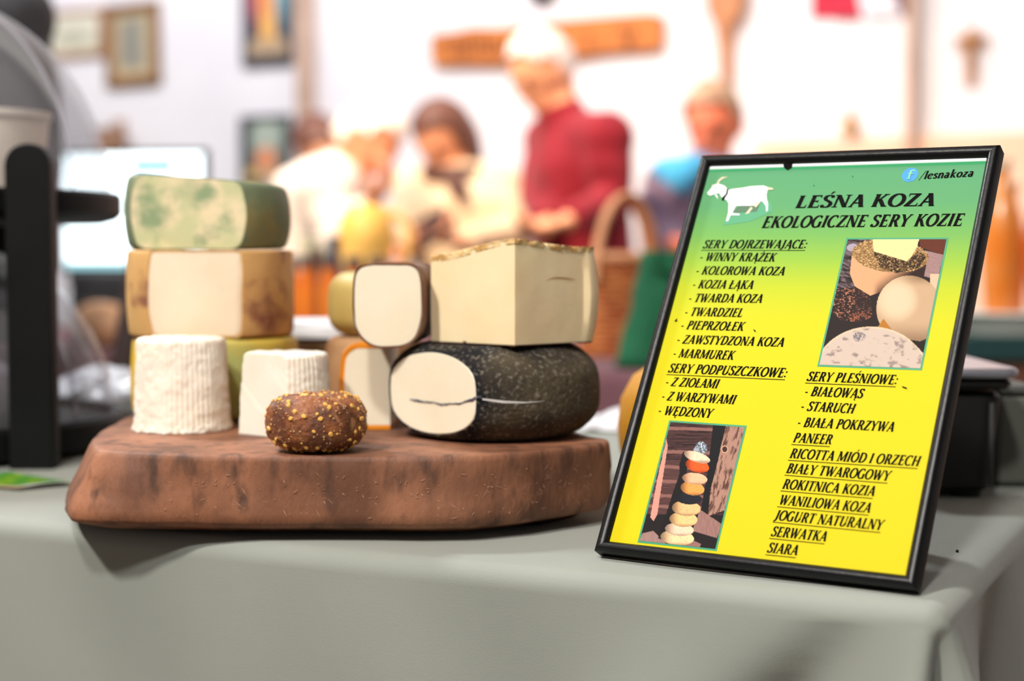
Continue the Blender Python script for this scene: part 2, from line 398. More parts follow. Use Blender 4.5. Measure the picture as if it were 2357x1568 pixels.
for (a0, z0, w0), (a1, z1, w1) in zip([(0, .0345, .0012), (12, .0325, .0018), (24, .0318, .0009), (33, .0322, .0003)], [(12, .0325, .0018), (24, .0318, .0009), (33, .0322, .0003), (36, .0324, .0001)]):
    q = []
    for a, z, w, s in ((a0, z0, w0, -1), (a1, z1, w1, -1), (a1, z1, w1, 1), (a0, z0, w0, 1)):
        an = math.radians(-95.0 + a * 0.85); R_ = 0.0854
        q.append(Vector((bc[0] + R_ * math.cos(an), bc[1] + R_ * math.sin(an), Z0 + z + s * w / 2)))
    mb.add(q, [(0, 1, 2, 3)])
build('rind_crack', mb, mat('crack_pale', srgb(205, 200, 196), 0.7), bk, smooth=False)
# orange-rinded wedge behind it
oc = (-0.053, 1.262, Z0 + 0.0005)
cut_cheese('orange_rind_cheese', 'pale cheese wedge with a bright orange wax rind, standing left of the black-rinded half wheel', oc, 0.0835, 0.0665, 0.0034, orange_rind, ivory,
           [((0, 1.246, 0), (0.02, -1, 0)), ((-0.0942, 1.26, 0), (1, -0.02, 0)), ((0, 1.318, 0), (0, 1, 0))], rc=.010, b=.005)
# brown-rinded slice on top
slice_c = Vector((-0.0885, 1.215, Z0 + 0.0672))
sl = thing('brown_rind_cheese', slice_c, 'small cut cheese with dark brown rind and white paste, on top of the orange-rinded wedge', 'cheese')
def loaf(ins, h=0.0630, w=0.0530, d=0.112, n=64, rows=16, noise_=0.0006):
    mb = MB(); rings = []
    for k in range(rows + 1):
        t = k / rows; ring = []
        for i in range(n):
            a = 2 * math.pi * i / n; ca, sa = math.cos(a), math.sin(a); e = 2 / 5.0 if sa > 0 else 2 / 2.7
            x = math.copysign(abs(ca) ** e, ca) * (w / 2 - ins); z = math.copysign(abs(sa) ** e, sa) * (h / 2 - ins)
            sc = 1.0 if t < 0.7 else math.sqrt(max(0.05, 1 - ((t - 0.7) / 0.31) ** 2))
            p = Vector((x * sc, t * d, h / 2 + z * (0.85 + 0.15 * sc)))
            p += Vector((noise_ * mnoise.noise(p * 90), 0, noise_ * mnoise.noise(p * 90 + Vector((5, 0, 0)))))
            ring.append(slice_c + rotz(math.radians(-6)) @ (p + Vector((0, -0.03, 0))))
        rings.append(ring)
    mb.add([p for r in rings for p in r], [(k*n+i, k*n+(i+1) % n, (k+1)*n+(i+1) % n, (k+1)*n+i) for k in range(rows) for i in range(n)])
    return mb, n, rows
mb, nn_, rr_ = loaf(0.0016); mb.f += [tuple(range(nn_)), tuple(rr_ * nn_ + i for i in range(nn_))]; mb.m += [0, 0]
build('paste', mb, ivory, sl, angle=35)
mb, nn_, rr_ = loaf(0.0); mb.f += [tuple(rr_ * nn_ + i for i in range(nn_))]; mb.m += [0]
build('rind', mb, brown_rind, sl, angle=60, mods=[('SOLIDIFY', dict(thickness=0.0017, offset=-1.0))])
# pale wheel behind the brown slice, and the one it lies on
olive_rind = mat('rind_olive', srgb(196, 172, 104), 0.5, c2=srgb(176, 148, 78), scale=14, sss=0.15)
tan_rind = mat('rind_tan', srgb(178, 138, 98), 0.7, c2=srgb(150, 108, 72), scale=22, bump=0.3, bscale=120)
c2_ = (-0.118, 1.375, Z0 + 0.0005)
build('tan_cheese_wheel', wheel_bm(c2_, 0.044, 0.066, rc=.008), tan_rind, base=c2_, label='brownish tan cheese wheel at the back of the board, below the pale olive wheel', cat='cheese')
c3_ = (-0.116, 1.372, Z0 + 0.0675)
build('olive_cheese_wheel', wheel_bm(c3_, 0.0475, 0.054, rc=.014, b=.010), olive_rind, base=c3_, label='pale olive-yellow cheese wheel half hidden behind the brown-rinded slice', cat='cheese')
# big cream block
bb = thing('cream_cheese_block', (0.0, 1.205, Z0 + 0.0705), 'large square-cut cream cheese block with crumbly crust, on top of the black-rinded half wheel', 'cheese')
fp = [Vector(p + (0,)) for p in ((.002, 1.149), (.0560, 1.196))]
corner_h = [((.002, 1.149), .0765), ((-.0605, 1.203), .0640), ((.056, 1.196), .0705), ((-.02, 1.27), .066), ((.05, 1.25), .068)]
def foot(infl=0.0):
    pts = []
    def seg(a, b, k, bow=0):
        a, b = Vector(a), Vector(b); d = (b - a).normalized(); nn = Vector((d.y, -d.x))
        for i in range(k): t = i / k; pts.append(a + (b - a) * t + nn * bow * 4 * t * (1 - t))
    seg((-.0605, 1.203), (.002, 1.149), 36); seg((.002, 1.149), (.0545, 1.1945), 32); seg((.0545, 1.1945), (.0605, 1.204), 8, .0012); seg((.0605, 1.204), (.035, 1.262), 22, .01); seg((.035, 1.262), (-.028, 1.272), 14, .006); seg((-.028, 1.272), (-.0605, 1.203), 16, .004)
    c = Vector((0.0, 1.205)); return [p + (p - c).normalized() * infl for p in pts]
def top_h(p):
    ws = [(1 / ((p - Vector(q)).length ** 2 + 1e-5), h) for q, h in corner_h]
    return sum(w * h for w, h in ws) / sum(w for w, h in ws)
def slab_mesh(lo, hi, rows, infl, amp, k=220, bulge=0.0):
    F_ = foot(infl); n = len(F_); mb = MB(); vs = []
    for r in range(rows + 1):
        for p in F_:
            t = r / rows; z = lo(p) * (1 - t) + hi(p) * t
            c = p - Vector((0, 1.205)); q = Vector((p.x, p.y, Z0 + 0.0705 + z))
            o = mnoise.noise(q * k) * amp + mnoise.noise(q * k * 0.3) * amp
            w = bulge * 4 * t * (1 - t) * (1 if p.x > 0.054 and p.y > 1.193 else 0.05)
            vs.append(q + Vector((c.x, c.y, 0)).normalized() * (o + w) + Vector((0, 0, o if 0 < r < rows or amp > 0.0005 else 0)))
    mb.add(vs, [(r*n+i, r*n+(i+1) % n, (r+1)*n+(i+1) % n, (r+1)*n+i) for r in range(rows) for i in range(n)] + [tuple(range(n)), tuple(rows*n+i for i in range(n))])
    return mb
build('paste', slab_mesh(lambda p: 0.0012, lambda p: top_h(p) - 0.001, 12, 0.0, 0.00022, 70, 0.004), cream, bb, angle=25)
crust_m = mat('crust_crumbly', srgb(206, 160, 96), 0.8, c2=srgb(236, 206, 150), scale=90, lo=0.4, hi=0.6, bump=0.6, bscale=260, bdist=0.002, c3=srgb(128, 84, 40), scale3=60, lo3=0.58, hi3=0.7)
crust2_m = mat('crust_base', srgb(120, 74, 40), 0.8, c2=srgb(84, 50, 28), scale=70, bump=0.5, bscale=200)
build('top_crust', slab_mesh(lambda p: top_h(p) - 0.0032, lambda p: top_h(p) + 0.0008, 3, 0.0003, 0.0011, 420), crust_m, bb, angle=30)
build('bottom_crust', slab_mesh(lambda p: 0.0004, lambda p: 0.0018, 2, -0.0005, 0.0006, 300), crust2_m, bb, angle=30)
mb = MB(); a_, b_ = Vector((.002, 1.149)), Vector((.0545, 1.1945)); nb_ = Vector(((b_ - a_).y, -(b_ - a_).x)).normalized()
cr = catmull([(.43, .047, 0), (.5, .0485, 0), (.6, .0490, 0), (.7, .0485, 0), (.85, .0475, 0)], 5, closed=False)
for i in range(len(cr) - 1):
    q = []
    for c, s in ((cr[i], -1), (cr[i + 1], -1), (cr[i + 1], 1), (cr[i], 1)):
        p = a_ + (b_ - a_) * c.x + nb_ * 0.0005; w = 0.0004 * math.sin(math.pi * (c.x - .42) / .44) + 0.0001; q.append((p.x, p.y, Z0 + 0.0705 + c.y + s * w))
    mb.add(q, [(0, 1, 2, 3)])
build('crack', mb, mat('crack_tan', srgb(176, 122, 62), 0.8), bb, smooth=False)

# left stack: green-yellow wheel, peach wheel, green marbled block
gy = mat('rind_green_yellow', srgb(222, 178, 44), 0.6, c2=srgb(164, 168, 98), scale=10, lo=0.40, hi=0.62, bump=0.2, bscale=120, sss=0.15)
peach = mat('paste_peach', srgb(236, 218, 192), 0.55, c2=srgb(228, 206, 178), scale=14, bump=0.15, bscale=150, sss=0.2, c3=srgb(176, 140, 140), scale3=22, lo3=0.68, hi3=0.76)
peach_rind = mat('rind_peach', srgb(220, 174, 110), 0.6, c2=srgb(198, 150, 92), scale=14, bump=0.25, bscale=120, c3=srgb(136, 84, 66), scale3=26, lo3=0.56, hi3=0.68)
marble = mat('paste_green_marble', srgb(196, 196, 150), 0.55, c2=srgb(228, 210, 172), scale=30, detail=4, lo=0.44, hi=0.58, bump=0.15, bscale=150, sss=0.2, c3=srgb(140, 158, 118), scale3=34, lo3=0.50, hi3=0.66)
green_rind = mat('rind_green', srgb(126, 138, 108), 0.6, c2=srgb(100, 112, 84), scale=16, bump=0.3, bscale=120, c3=srgb(152, 132, 64), scale3=12, lo3=0.58, hi3=0.72)
c4_ = (-0.252, 1.362, Z0 + 0.0005)
build('green_yellow_cheese_wheel', wheel_bm(c4_, 0.0715, 0.0675, rc=.006, b=.003), gy, base=c4_, label='yellow-green cheese wheel at the bottom of the left stack behind the ribbed white one', cat='cheese')
c5_ = (-0.2545, 1.360, Z0 + 0.0688)
cut_cheese('peach_cheese_block', 'peach-tan cheese with purple specks and a pale cut face, middle of the left stack', c5_, 0.0705, 0.071, 0.0018, peach_rind, peach,
           [chord((-0.2925, 1.303), (-0.2155, 1.3005))], rc=.0025, b=.002)
c6_ = (-0.2565, 1.360, Z0 + 0.0688 + 0.0716)
cut_cheese('green_marbled_cheese', 'pale green marbled cheese with darker green rind, topmost of the left stack', c6_, 0.0725, 0.0605, 0.0006, green_rind, marble,
           [chord((-0.326, 1.322), (-0.2085, 1.303))], rc=.005, b=.008, top=lambda q: 1.0 - 1.25 * (q.x + 0.03))

# white ribbed fresh cheeses
white_m = mat('fresh_cheese_white', srgb(246, 238, 224), 0.55, c2=srgb(240, 230, 212), scale=30, bump=0.2, bscale=180, bdist=0.001, sss=0.35)
def ribbed(c, R, h, nrib, amp, taper, crumbs, seg=300, rows=70):
    prof = [(0, 0.0)]
    for i in range(rows + 1):
        t = i / rows; e = 0.05
        rr = R * (1 - taper * t); dz = 0
        if t > 1 - e: rr -= 0.0035 * (1 - math.sqrt(max(0, 1 - ((t - 1 + e) / e) ** 2)))
        prof.append((rr, t * h))
    prof.append((0, h))
    mb = MB(); mb.lathe(prof, c, seg); cc = Vector(c)
    for p in mb.v:
        q = p - cc; k = Vector((q.x, q.y, 0)); rr = k.length
        if rr < 1e-6: continue
        a = math.atan2(q.y, q.x); t = q.z / h
        s = math.sin(a * nrib + 0.7 * math.sin(a * 3))
        edge = min(1, (1 - t) / 0.04) * min(1, t / 0.05)
        d = amp * s * (0.35 + 0.65 * max(0, mnoise.noise(Vector((a * 2, t * 2, 1))) + 0.6)) * edge
        d += 0.0005 * mnoise.noise(p * 170) + 0.0008 * mnoise.noise(p * 60) + 0.0003 * mnoise.noise(p * 330)
        if t < 0.09: d += crumbs * abs(mnoise.noise(p * 210)) * (1 - t / 0.09) * 2
        if 0.13 < t < 0.19 : d -= 0.0008 * max(0, mnoise.noise(p * 70) + 0.15)
        p += k / rr * d
        if t > 0.97: p.z += 0.0009 * mnoise.noise(p * 150)
    return mb
w1 = (-0.2575, 1.250, Z0 + 0.0004)
build('ribbed_white_cheese', ribbed(w1, 0.0372, 0.0715, 58, 0.00038, 0.085, 0.0018), white_m, base=w1, angle=180, label='round white fresh cheese with basket ribs, uncut, at the front of the left stack', cat='cheese')
w2 = Vector((-0.1715, 1.2155, Z0 + 0.0004))
bm = ribbed(w2, 0.0360, 0.062, 54, 0.00045, 0.13, 0.0014).bm(); bmesh.ops.remove_doubles(bm, verts=bm.verts, dist=1e-6)
cco, cno = chord((-0.2075, 1.2155), (-0.163, 1.1805))
bmesh.ops.bisect_plane(bm, geom=bm.verts[:] + bm.edges[:] + bm.faces[:], plane_co=cco, plane_no=cno, clear_outer=True)
bmesh.ops.holes_fill(bm, edges=[e for e in bm.edges if len(e.link_faces) == 1], sides=0)
build('cut_white_cheese', bm, white_m, base=w2, angle=40, label='smaller white fresh cheese sliced flat on one side, behind the seed-coated cheese', cat='cheese')

# brown cheese rolled in seeds
sc_ = Vector((-0.1362, 1.1160, Z0 + 0.0003))
seed_body = mat('spice_coat', srgb(144, 84, 44), 0.6, c2=srgb(98, 54, 30), scale=70, lo=0.4, hi=0.6, bump=0.8, bscale=260, bdist=0.002, c3=srgb(176, 122, 82), scale3=130, lo3=0.56, hi3=0.70)
seed_m = [mat('seed_gold', srgb(232, 176, 84), 0.5), mat('seed_pale', srgb(190, 150, 104), 0.6), mat('seed_red', srgb(150, 60, 26), 0.5)]
sd = thing('seeded_cheese', sc_, 'small round brown cheese coated in seeds and spice, at the front edge of the board', 'cheese')
def seed_r(th):                        # th polar angle from the top: squashed ball with a dimple above
    R, H = 0.0350, 0.0201
    x = R * math.copysign(abs(math.sin(th)) ** 0.62, math.sin(th)); z = H * math.copysign(abs(math.cos(th)) ** 0.72, math.cos(th))
    z -= 0.0028 * math.exp(-(x / 0.012) ** 2) * (1 if math.cos(th) > 0 else -0.3); return x, z + H
prof = [seed_r(math.pi - math.pi * i / 40) for i in range(41)]; prof[0] = (0, prof[0][1]); prof[-1] = (0, prof[-1][1])
mb = MB(); mb.lathe(prof, sc_, 96)
cc = sc_ + Vector((0, 0, 0.0201))
for p in mb.v:
    d = (p - cc); p += d.normalized() * (0.0007 * mnoise.noise(p * 190) + 0.0016 * mnoise.noise(p * 45))
    if p.z < sc_.z: p.z = sc_.z
build('body', mb, seed_body, sd, angle=180)
sv = list(mb.v); mb = MB()
for k in range(760):
    p = random.choice(sv); d = (p - cc).normalized()
    if p.z < sc_.z + 0.001: continue
    big = random.random() < 0.16
    r = random.uniform(0.0012, 0.0018) if big else random.uniform(0.0003, 0.0008)
    u = d.orthogonal().normalized(); u = Matrix.Rotation(random.random() * 6.28, 3, d) @ u; w_ = d.cross(u)
    mb.ball(p + d * r * 0.15, (r * 1.25, r, r * 0.6), mesh_frame(u, w_, d), 6, 4, 0 if big else random.choice((0, 1, 1, 2)))
build('seed_coat', mb, seed_m, sd, kind='stuff')
# yellow ball cheese behind the sign
yc = Vector((0.156, 1.305, TZ + 0.001))
mb = MB(); mb.lathe([(0, 0), (.03, .0008), (.05, .006), (.062, .018), (.0685, .036), (.070, .055), (.0665, .078), (.057, .097), (.040, .108), (.02, .112), (0, .113)], yc, 64)
for p in mb.v: p += (p - yc - Vector((0, 0, .055))).normalized() * 0.0012 * mnoise.noise(p * 60)
for p in mb.v: p.z = max(p.z, yc.z)
build('yellow_cheese_ball', mb, mat('rind_yellow', srgb(232, 164, 30), 0.6, c2=srgb(222, 148, 20), scale=20, bump=0.3, bscale=200), base=yc, angle=180, label='round golden-yellow cheese half hidden behind the framed menu', cat='cheese')
# ------------------------------------------------------------------ framed menu
SK = 0.9752
SO = Vector((0.054146 * SK, 1.057272 * SK, CZ - 0.198942 * SK)); SYAW, SLEAN = -0.58086, 0.521518
SW, SH, SM = 0.218948 * SK, 0.309715 * SK, 0.0079739 * SK
sa = Vector((math.cos(SYAW), math.sin(SYAW), 0)); sback = Vector((-math.sin(SYAW), math.cos(SYAW), 0))
sb_ = Vector((0, 0, math.cos(SLEAN))) + sback * math.sin(SLEAN); sn = sa.cross(sb_)
def sp(u, w, off=0.0): return SO + sa * u + sb_ * w + sn * off
def homog(src, dst):
    A = []
    for (x, y), (u, v) in zip(src, dst): A += [[x, y, 1, 0, 0, 0, -u*x, -u*y, -u], [0, 0, 0, x, y, 1, -v*x, -v*y, -v]]
    return np.linalg.svd(np.array(A, float))[2][-1].reshape(3, 3)
def hap(H, x, y):
    q = H @ np.array([x, y, 1.0]); return q[0] / q[2], q[1] / q[2]
HS = homog([(1629, 378), (2273.4, 355.7), (2078, 1316), (1398, 1247)], [(SM, SH - SM), (SW - SM, SH - SM), (SW - SM, SM), (SM, SM)])
def suv(px, py): return hap(HS, px, py)
PAPER = -0.0035
black_frame = mat('frame_black', srgb(10, 10, 11), 0.35, c2=srgb(15, 15, 17), scale=30, bump=0.1, bscale=200, spec=0.3)
sign = thing('menu_frame', sp(SW / 2, 0, -0.01), 'black-framed green and yellow cheese menu leaning at the table edge', 'sign')
prof = [(0, -0.0115), (0, -0.0012), (0.0010, 0.0004), (0.0026, 0.0010), (0.0046, 0.0008), (0.0062, -0.0002), (0.0071, -0.0018), (SM, -0.0026), (SM, -0.0115)]
def rail(name, fn, L):
    mb = MB(); k = len(prof)
    vs = [fn(t, t, o) for t, o in prof] + [fn(L - t, t, o) for t, o in prof]
    mb.add(vs, [(i, (i + 1) % k, k + (i + 1) % k, k + i) for i in range(k)] + [tuple(range(k)), tuple(k + i for i in range(k))])
    return build(name, mb, black_frame, sign, angle=50)
rail('frame_rail', lambda s, t, o: sp(s, t, o), SW); rail('frame_rail', lambda s, t, o: sp(s, SH - t, o), SW)
rail('frame_rail', lambda s, t, o: sp(t, s, o), SH); rail('frame_rail', lambda s, t, o: sp(SW - t, s, o), SH)
mb = MB(); vs_ = [sp(u, w, o) for o in (-0.0085, -0.0105) for u, w in ((.005, .005), (SW - .005, .005), (SW - .005, SH - .005), (.005, SH - .005))]
mb.add(vs_, [(0, 1, 2, 3), (7, 6, 5, 4), (0, 4, 5, 1), (1, 5, 6, 2), (2, 6, 7, 3), (3, 7, 4, 0)]); build('backing_board', mb, mat('backing', srgb(70, 60, 50), 0.8), sign, smooth=False)
strut_top = sp(SW / 2, SH * 0.55, -0.0115); foot_ = Vector((strut_top.x, strut_top.y, TZ + 0.001)) + sback * 0.055
mb = MB(); mb.add([strut_top - sa * .022, strut_top + sa * .022, foot_ + sa * .035, foot_ - sa * .035, strut_top - sa * .022 + sback * .003, strut_top + sa * .022 + sback * .003, foot_ + sa * .035 + sback * .003, foot_ - sa * .035 + sback * .003],
    [(0, 1, 2, 3), (7, 6, 5, 4), (0, 4, 5, 1), (1, 5, 6, 2), (2, 6, 7, 3), (3, 7, 4, 0)]); build('easel_leg', mb, mat('backing', srgb(70, 60, 50), 0.8), sign, smooth=False)

def lin(c): return np.array(srgb(*c)[:3])
def print_sheet(name, quad, nx, ny, colfn, parent, off, m):
    """flat printed sheet; quad = four (u, w) corners TL TR BR BL on the sign, colfn(x, y arrays in 0..1 from top left) -> rgb"""
    X, Y = np.meshgrid(np.linspace(0, 1, nx + 1), np.linspace(0, 1, ny + 1)); C = colfn(X.ravel(), Y.ravel())
    tl, tr, br, bl = [np.array(q) for q in quad]
    P = (tl[None] * ((1-X)*(1-Y)).ravel()[:, None] + tr[None] * (X*(1-Y)).ravel()[:, None] + br[None] * (X*Y).ravel()[:, None] + bl[None] * ((1-X)*Y).ravel()[:, None])
    mb = MB(); mb.v = [sp(u, w, off) for u, w in P]; W_ = nx + 1
    mb.f = [(j*W_+i, (j+1)*W_+i, (j+1)*W_+i+1, j*W_+i+1) for j in range(ny) for i in range(nx)]; mb.m = [0] * len(mb.f)
    o = build(name, mb, m, parent, smooth=False)
    at_ = o.data.color_attributes.new('print', 'FLOAT_COLOR', 'POINT')
    at_.data.foreach_set('color', np.column_stack([C, np.ones(len(C))]).astype(np.float32).ravel())
    return o
def vnoise(x, y, seed=0):               # value noise on arrays
    r = np.random.default_rng(seed); T = r.random((64, 64)); xi, yi = np.floor(x).astype(int), np.floor(y).astype(int); fx, fy = x - xi, y - yi
    fx, fy = fx*fx*(3-2*fx), fy*fy*(3-2*fy); g = lambda a, b: T[a % 64, b % 64]
    return (g(xi, yi)*(1-fx) + g(xi+1, yi)*fx)*(1-fy) + (g(xi, yi+1)*(1-fx) + g(xi+1, yi+1)*fx)*fy
def fbm(x, y, seed=0, oct=4):
    s, a, t = 0, 1, 0
    for k in range(oct): s = s + a * vnoise(x * 2**k, y * 2**k, seed + k); t += a; a *= 0.55
    return s / t
def sstep(a, b, x): t = np.clip((x - a) / (b - a), 0, 1); return t * t * (3 - 2 * t)
def inpoly(x, y, poly):
    c = np.zeros(len(x), bool); k = len(poly)
    for i in range(k):
        (x0, y0), (x1, y1) = poly[i], poly[(i + 1) % k]
        if y0 == y1: continue
        cond = ((y0 > y) != (y1 > y)) & (x < (x1 - x0) * (y - y0) / (y1 - y0) + x0); c ^= cond
    return c
def inell(x, y, cx_, cy_, rx, ry, ang=0):
    a = math.radians(ang); dx, dy = x - cx_, y - cy_; u = dx*math.cos(a) + dy*math.sin(a); v = -dx*math.sin(a) + dy*math.cos(a)
    return (u/rx)**2 + (v/ry)**2

gr_stops = [(0.0, (86, 150, 108)), (0.12, (90, 154, 102)), (0.20, (110, 166, 84)), (0.27, (142, 180, 62)), (0.34, (178, 190, 40)), (0.42, (197, 194, 28)), (0.55, (206, 194, 16)), (1.0, (207, 190, 8))]
def paper_col(x, y):
    L = np.array([lin(c) for _, c in gr_stops]); ys = np.array([s for s, _ in gr_stops])
    C = np.stack([np.interp(y, ys, L[:, k]) for k in range(3)], 1)
    C[y < 0.0135 + 0.006 * (1 - x) * 0] = lin((236, 238, 240)); C[(y >= 0.0135) & (y < 0.0185)] = lin((52, 150, 96)); C[x < 0.004] = lin((230, 230, 226))
    return C
paper_m = paint_mat('menu_print', 0.55, 0.0)
paper = print_sheet('paper', [(SM - .001, SH - SM + .001), (SW - SM + .001, SH - SM + .001), (SW - SM + .001, SM - .001), (SM - .001, SM - .001)], 240, 220, paper_col, sign, PAPER, paper_m)

# --- lettering: a bold flared-serif italic built from strokes
TK, TN = 0.215, 0.10
def g_line(x0, y0, x1, y1, w): return [[(x0 - w/2, y0), (x0 + w/2, y0), (x1 + w/2, y1), (x1 - w/2, y1)]]
def g_bar(x0, x1, y, th=TN): return [[(x0, y - th/2), (x1, y - th/2), (x1, y + th/2), (x0, y + th/2)]]
def g_ser(x, y, hw=0.15):
    d = 0.035 if y < 0.5 else -0.035
    return [[(x - hw, y), (x + hw, y), (x + hw, y + d), (x + hw * 0.55, y + 2.4 * d), (x - hw * 0.55, y + 2.4 * d), (x - hw, y + d)]]
def g_stem(x, y0=0.0, y1=1.0, w=TK, s0=True, s1=True, hw=0.15):
    return g_line(x, y0, x, y1, w) + (g_ser(x, y0, hw) if s0 else []) + (g_ser(x, y1, hw) if s1 else [])
def g_curve(pts, closed=False, n=7, thick=TK, thin=TN):
    P = catmull([(x, y, 0) for x, y in pts], n, closed); out = []; k = len(P); rim = []
    for i in range(k):
        t = (P[(i + 1) % k] - P[i - 1]) if closed else (P[min(i + 1, k - 1)] - P[max(i - 1, 0)])
        t.normalize(); w = thin + (thick - thin) * abs(t.y) ** 1.3; nn = Vector((-t.y, t.x, 0)) * w / 2
        rim.append((P[i] + nn, P[i] - nn))
    for i in range(k if closed else k - 1):
        a, b = rim[i], rim[(i + 1) % k]; out.append([(a[0].x, a[0].y), (a[1].x, a[1].y), (b[1].x, b[1].y), (b[0].x, b[0].y)])
    return out
def g_ell(cx_, cy_, rx, ry, a0=0, a1=360, n=18, **k):
    full = a1 - a0 >= 360; m = n if full else n + 1
    return g_curve([(cx_ + rx*math.cos(math.radians(a0 + (a1-a0)*i/n)), cy_ + ry*math.sin(math.radians(a0 + (a1-a0)*i/n))) for i in range(m)], full, 3, **k)
def tick(x, y, h, w=0.07): return [[(x - w, y), (x + w * 0.3, y), (x + w * 0.3, y + h), (x - w * 0.2, y + h)]]
acute = lambda x: [[(x - .02, 1.08), (x + .06, 1.08), (x + .2, 1.28), (x + .06, 1.28)]]
ogon = lambda x, y=0.0: g_curve([(x, y + .02), (x - .1, y - .1), (x - .06, y - .22), (x + .06, y - .2)], False, 4, .1, .07)
GL = {}
GL['I'] = (.40, g_stem(.2))
GL['L'] = (.64, g_stem(.2) + g_bar(.1, .58, .04) + tick(.58, .0, .26))
GL['E'] = (.68, g_stem(.2) + g_bar(.1, .60, .04) + g_bar(.1, .57, .96) + g_bar(.2, .48, .52) + tick(.61, .0, .25) + tick(.58, 1.0, -.22) + tick(.49, .42, .2, .05))
GL['T'] = (.70, g_stem(.35, s1=False) + g_bar(.04, .66, .955, .09) + tick(.66, 1.0, -.25) + [[(.02, 1.0), (.10, 1.0), (.07, .75), (.04, .75)]])
GL['H'] = (.88, g_stem(.2) + g_stem(.68) + g_bar(.2, .68, .52))
GL['K'] = (.80, g_stem(.2) + g_line(.28, .46, .62, 1, TN * 1.3) + g_line(.36, .58, .68, 0, TK * 1.1) + g_ser(.62, 1, .13) + g_ser(.69, 0, .14))
GL['N'] = (.86, g_stem(.16, w=TN * 1.1, s1=False) + g_stem(.70, w=TN * 1.1, s0=False) + g_line(.16, 1, .70, 0, TK * 1.15) + g_ser(.12, 1, .12))
GL['M'] = (1.06, g_stem(.15, w=TN * 1.2) + g_stem(.88, w=TK) + g_line(.19, 1, .51, .06, TK) + g_line(.51, .06, .84, 1, TN * 1.2))
GL['W'] = (1.10, g_line(.12, 1, .34, 0, TK) + g_line(.34, 0, .56, .9, TN * 1.2) + g_line(.53, 1, .75, 0, TK) + g_line(.75, 0, .99, 1, TN * 1.2) + g_ser(.12, 1, .14) + g_ser(.53, 1, .12) + g_ser(.99, 1, .12))
GL['A'] = (.80, g_line(.12, 0, .40, 1, TN * 1.2) + g_line(.40, 1, .68, 0, TK * 1.1) + g_bar(.22, .58, .33) + g_ser(.12, 0, .12) + g_ser(.68, 0, .14))
GL['Y'] = (.76, g_line(.38, .44, .10, 1, TK) + g_line(.38, .44, .66, 1, TN * 1.2) + g_stem(.38, 0, .5, s1=False) + g_ser(.10, 1, .13) + g_ser(.66, 1, .12))
GL['Z'] = (.70, g_line(.12, .02, .56, .98, TK * 1.15) + g_bar(.10, .62, .955, .09) + g_bar(.05, .62, .045, .09) + tick(.64, .0, .25) + [[(.07, 1.0), (.14, 1.0), (.12, .76), (.08, .76)]])
GL['O'] = (.86, g_ell(.43, .5, .33, .475, n=20))
GL['C'] = (.74, g_ell(.43, .5, .33, .475, 48, 312) + [[(.60, .98), (.66, .98), (.66, .70), (.62, .74)]])
GL['G'] = (.82, g_ell(.43, .5, .33, .475, 48, 318) + g_stem(.66, .02, .42, s0=False, hw=.13) + [[(.60, .98), (.66, .98), (.66, .70), (.62, .74)]])
GL['D'] = (.84, g_stem(.2) + g_curve([(.15, .96), (.36, .96), (.58, .88), (.70, .68), (.72, .5), (.70, .32), (.58, .12), (.36, .04), (.15, .04)], n=4))
GL['P'] = (.68, g_stem(.2) + g_curve([(.15, .96), (.36, .96), (.50, .90), (.56, .74), (.50, .57), (.36, .48), (.2, .48)], n=4))
GL['R'] = (.78, GL['P'][1] + g_line(.42, .5, .66, 0, TK * 1.05) + g_ser(.68, 0, .13))
GL['B'] = (.72, g_stem(.2) + g_curve([(.15, .96), (.34, .96), (.47, .91), (.52, .76), (.47, .61), (.34, .54), (.2, .54)], n=4) + g_curve([(.2, .54), (.38, .53), (.54, .46), (.60, .28), (.54, .11), (.38, .04), (.15, .04)], n=4))
GL['S'] = (.62, g_curve([(.52, .80), (.46, .92), (.33, .96), (.19, .92), (.13, .77), (.2, .62), (.34, .52), (.47, .41), (.52, .25), (.45, .09), (.31, .035), (.16, .07), (.09, .2)], n=4) + [[(.49, .98), (.55, .98), (.55, .74), (.51, .76)], [(.06, .0), (.12, .0), (.10, .26), (.06, .26)]])
GL['U'] = (.84, g_line(.2, .3, .2, 1, TK) + g_ser(.2, 1) + g_ser(.66, 1, .13) + g_line(.66, .3, .66, 1, TN * 1.1) + g_curve([(.2, .34), (.22, .15), (.32, .05), (.44, .04), (.57, .1), (.65, .22), (.66, .36)], n=4))
GL['J'] = (.46, g_line(.26, .15, .26, 1, TK) + g_ser(.26, 1) + g_curve([(.26, .2), (.22, .02), (.1, -.1), (.02, -.08)], n=4))
GL['Ł'] = (.66, GL['L'][1] + [[(.02, .36), (.02, .46), (.46, .68), (.46, .58)]])
GL['Ą'] = (.80, GL['A'][1] + ogon(.7)); GL['Ę'] = (.68, GL['E'][1] + ogon(.52))
GL['Ś'] = (.62, GL['S'][1] + acute(.32)); GL['Ó'] = (.86, GL['O'][1] + acute(.42)); GL['Ż'] = (.70, GL['Z'][1] + g_ell(.36, 1.14, .04, .04, n=8, thick=.08, thin=.08))
xh = .64
GL['l'] = (.36, g_stem(.18, hw=.14)); GL['o'] = (.66, g_ell(.33, xh/2, .23, xh/2 - .04))
GL['e'] = (.60, g_ell(.32, xh/2, .22, xh/2 - .04, 20, 320) + g_bar(.12, .5, xh * .56, .07)); GL['n'] = (.72, g_stem(.18, 0, xh, hw=.13) + g_stem(.54, 0, xh * .7, s1=False, hw=.13) + g_curve([(.2, xh * .75), (.33, xh * .95), (.48, xh * .92), (.54, xh * .65)], n=4))
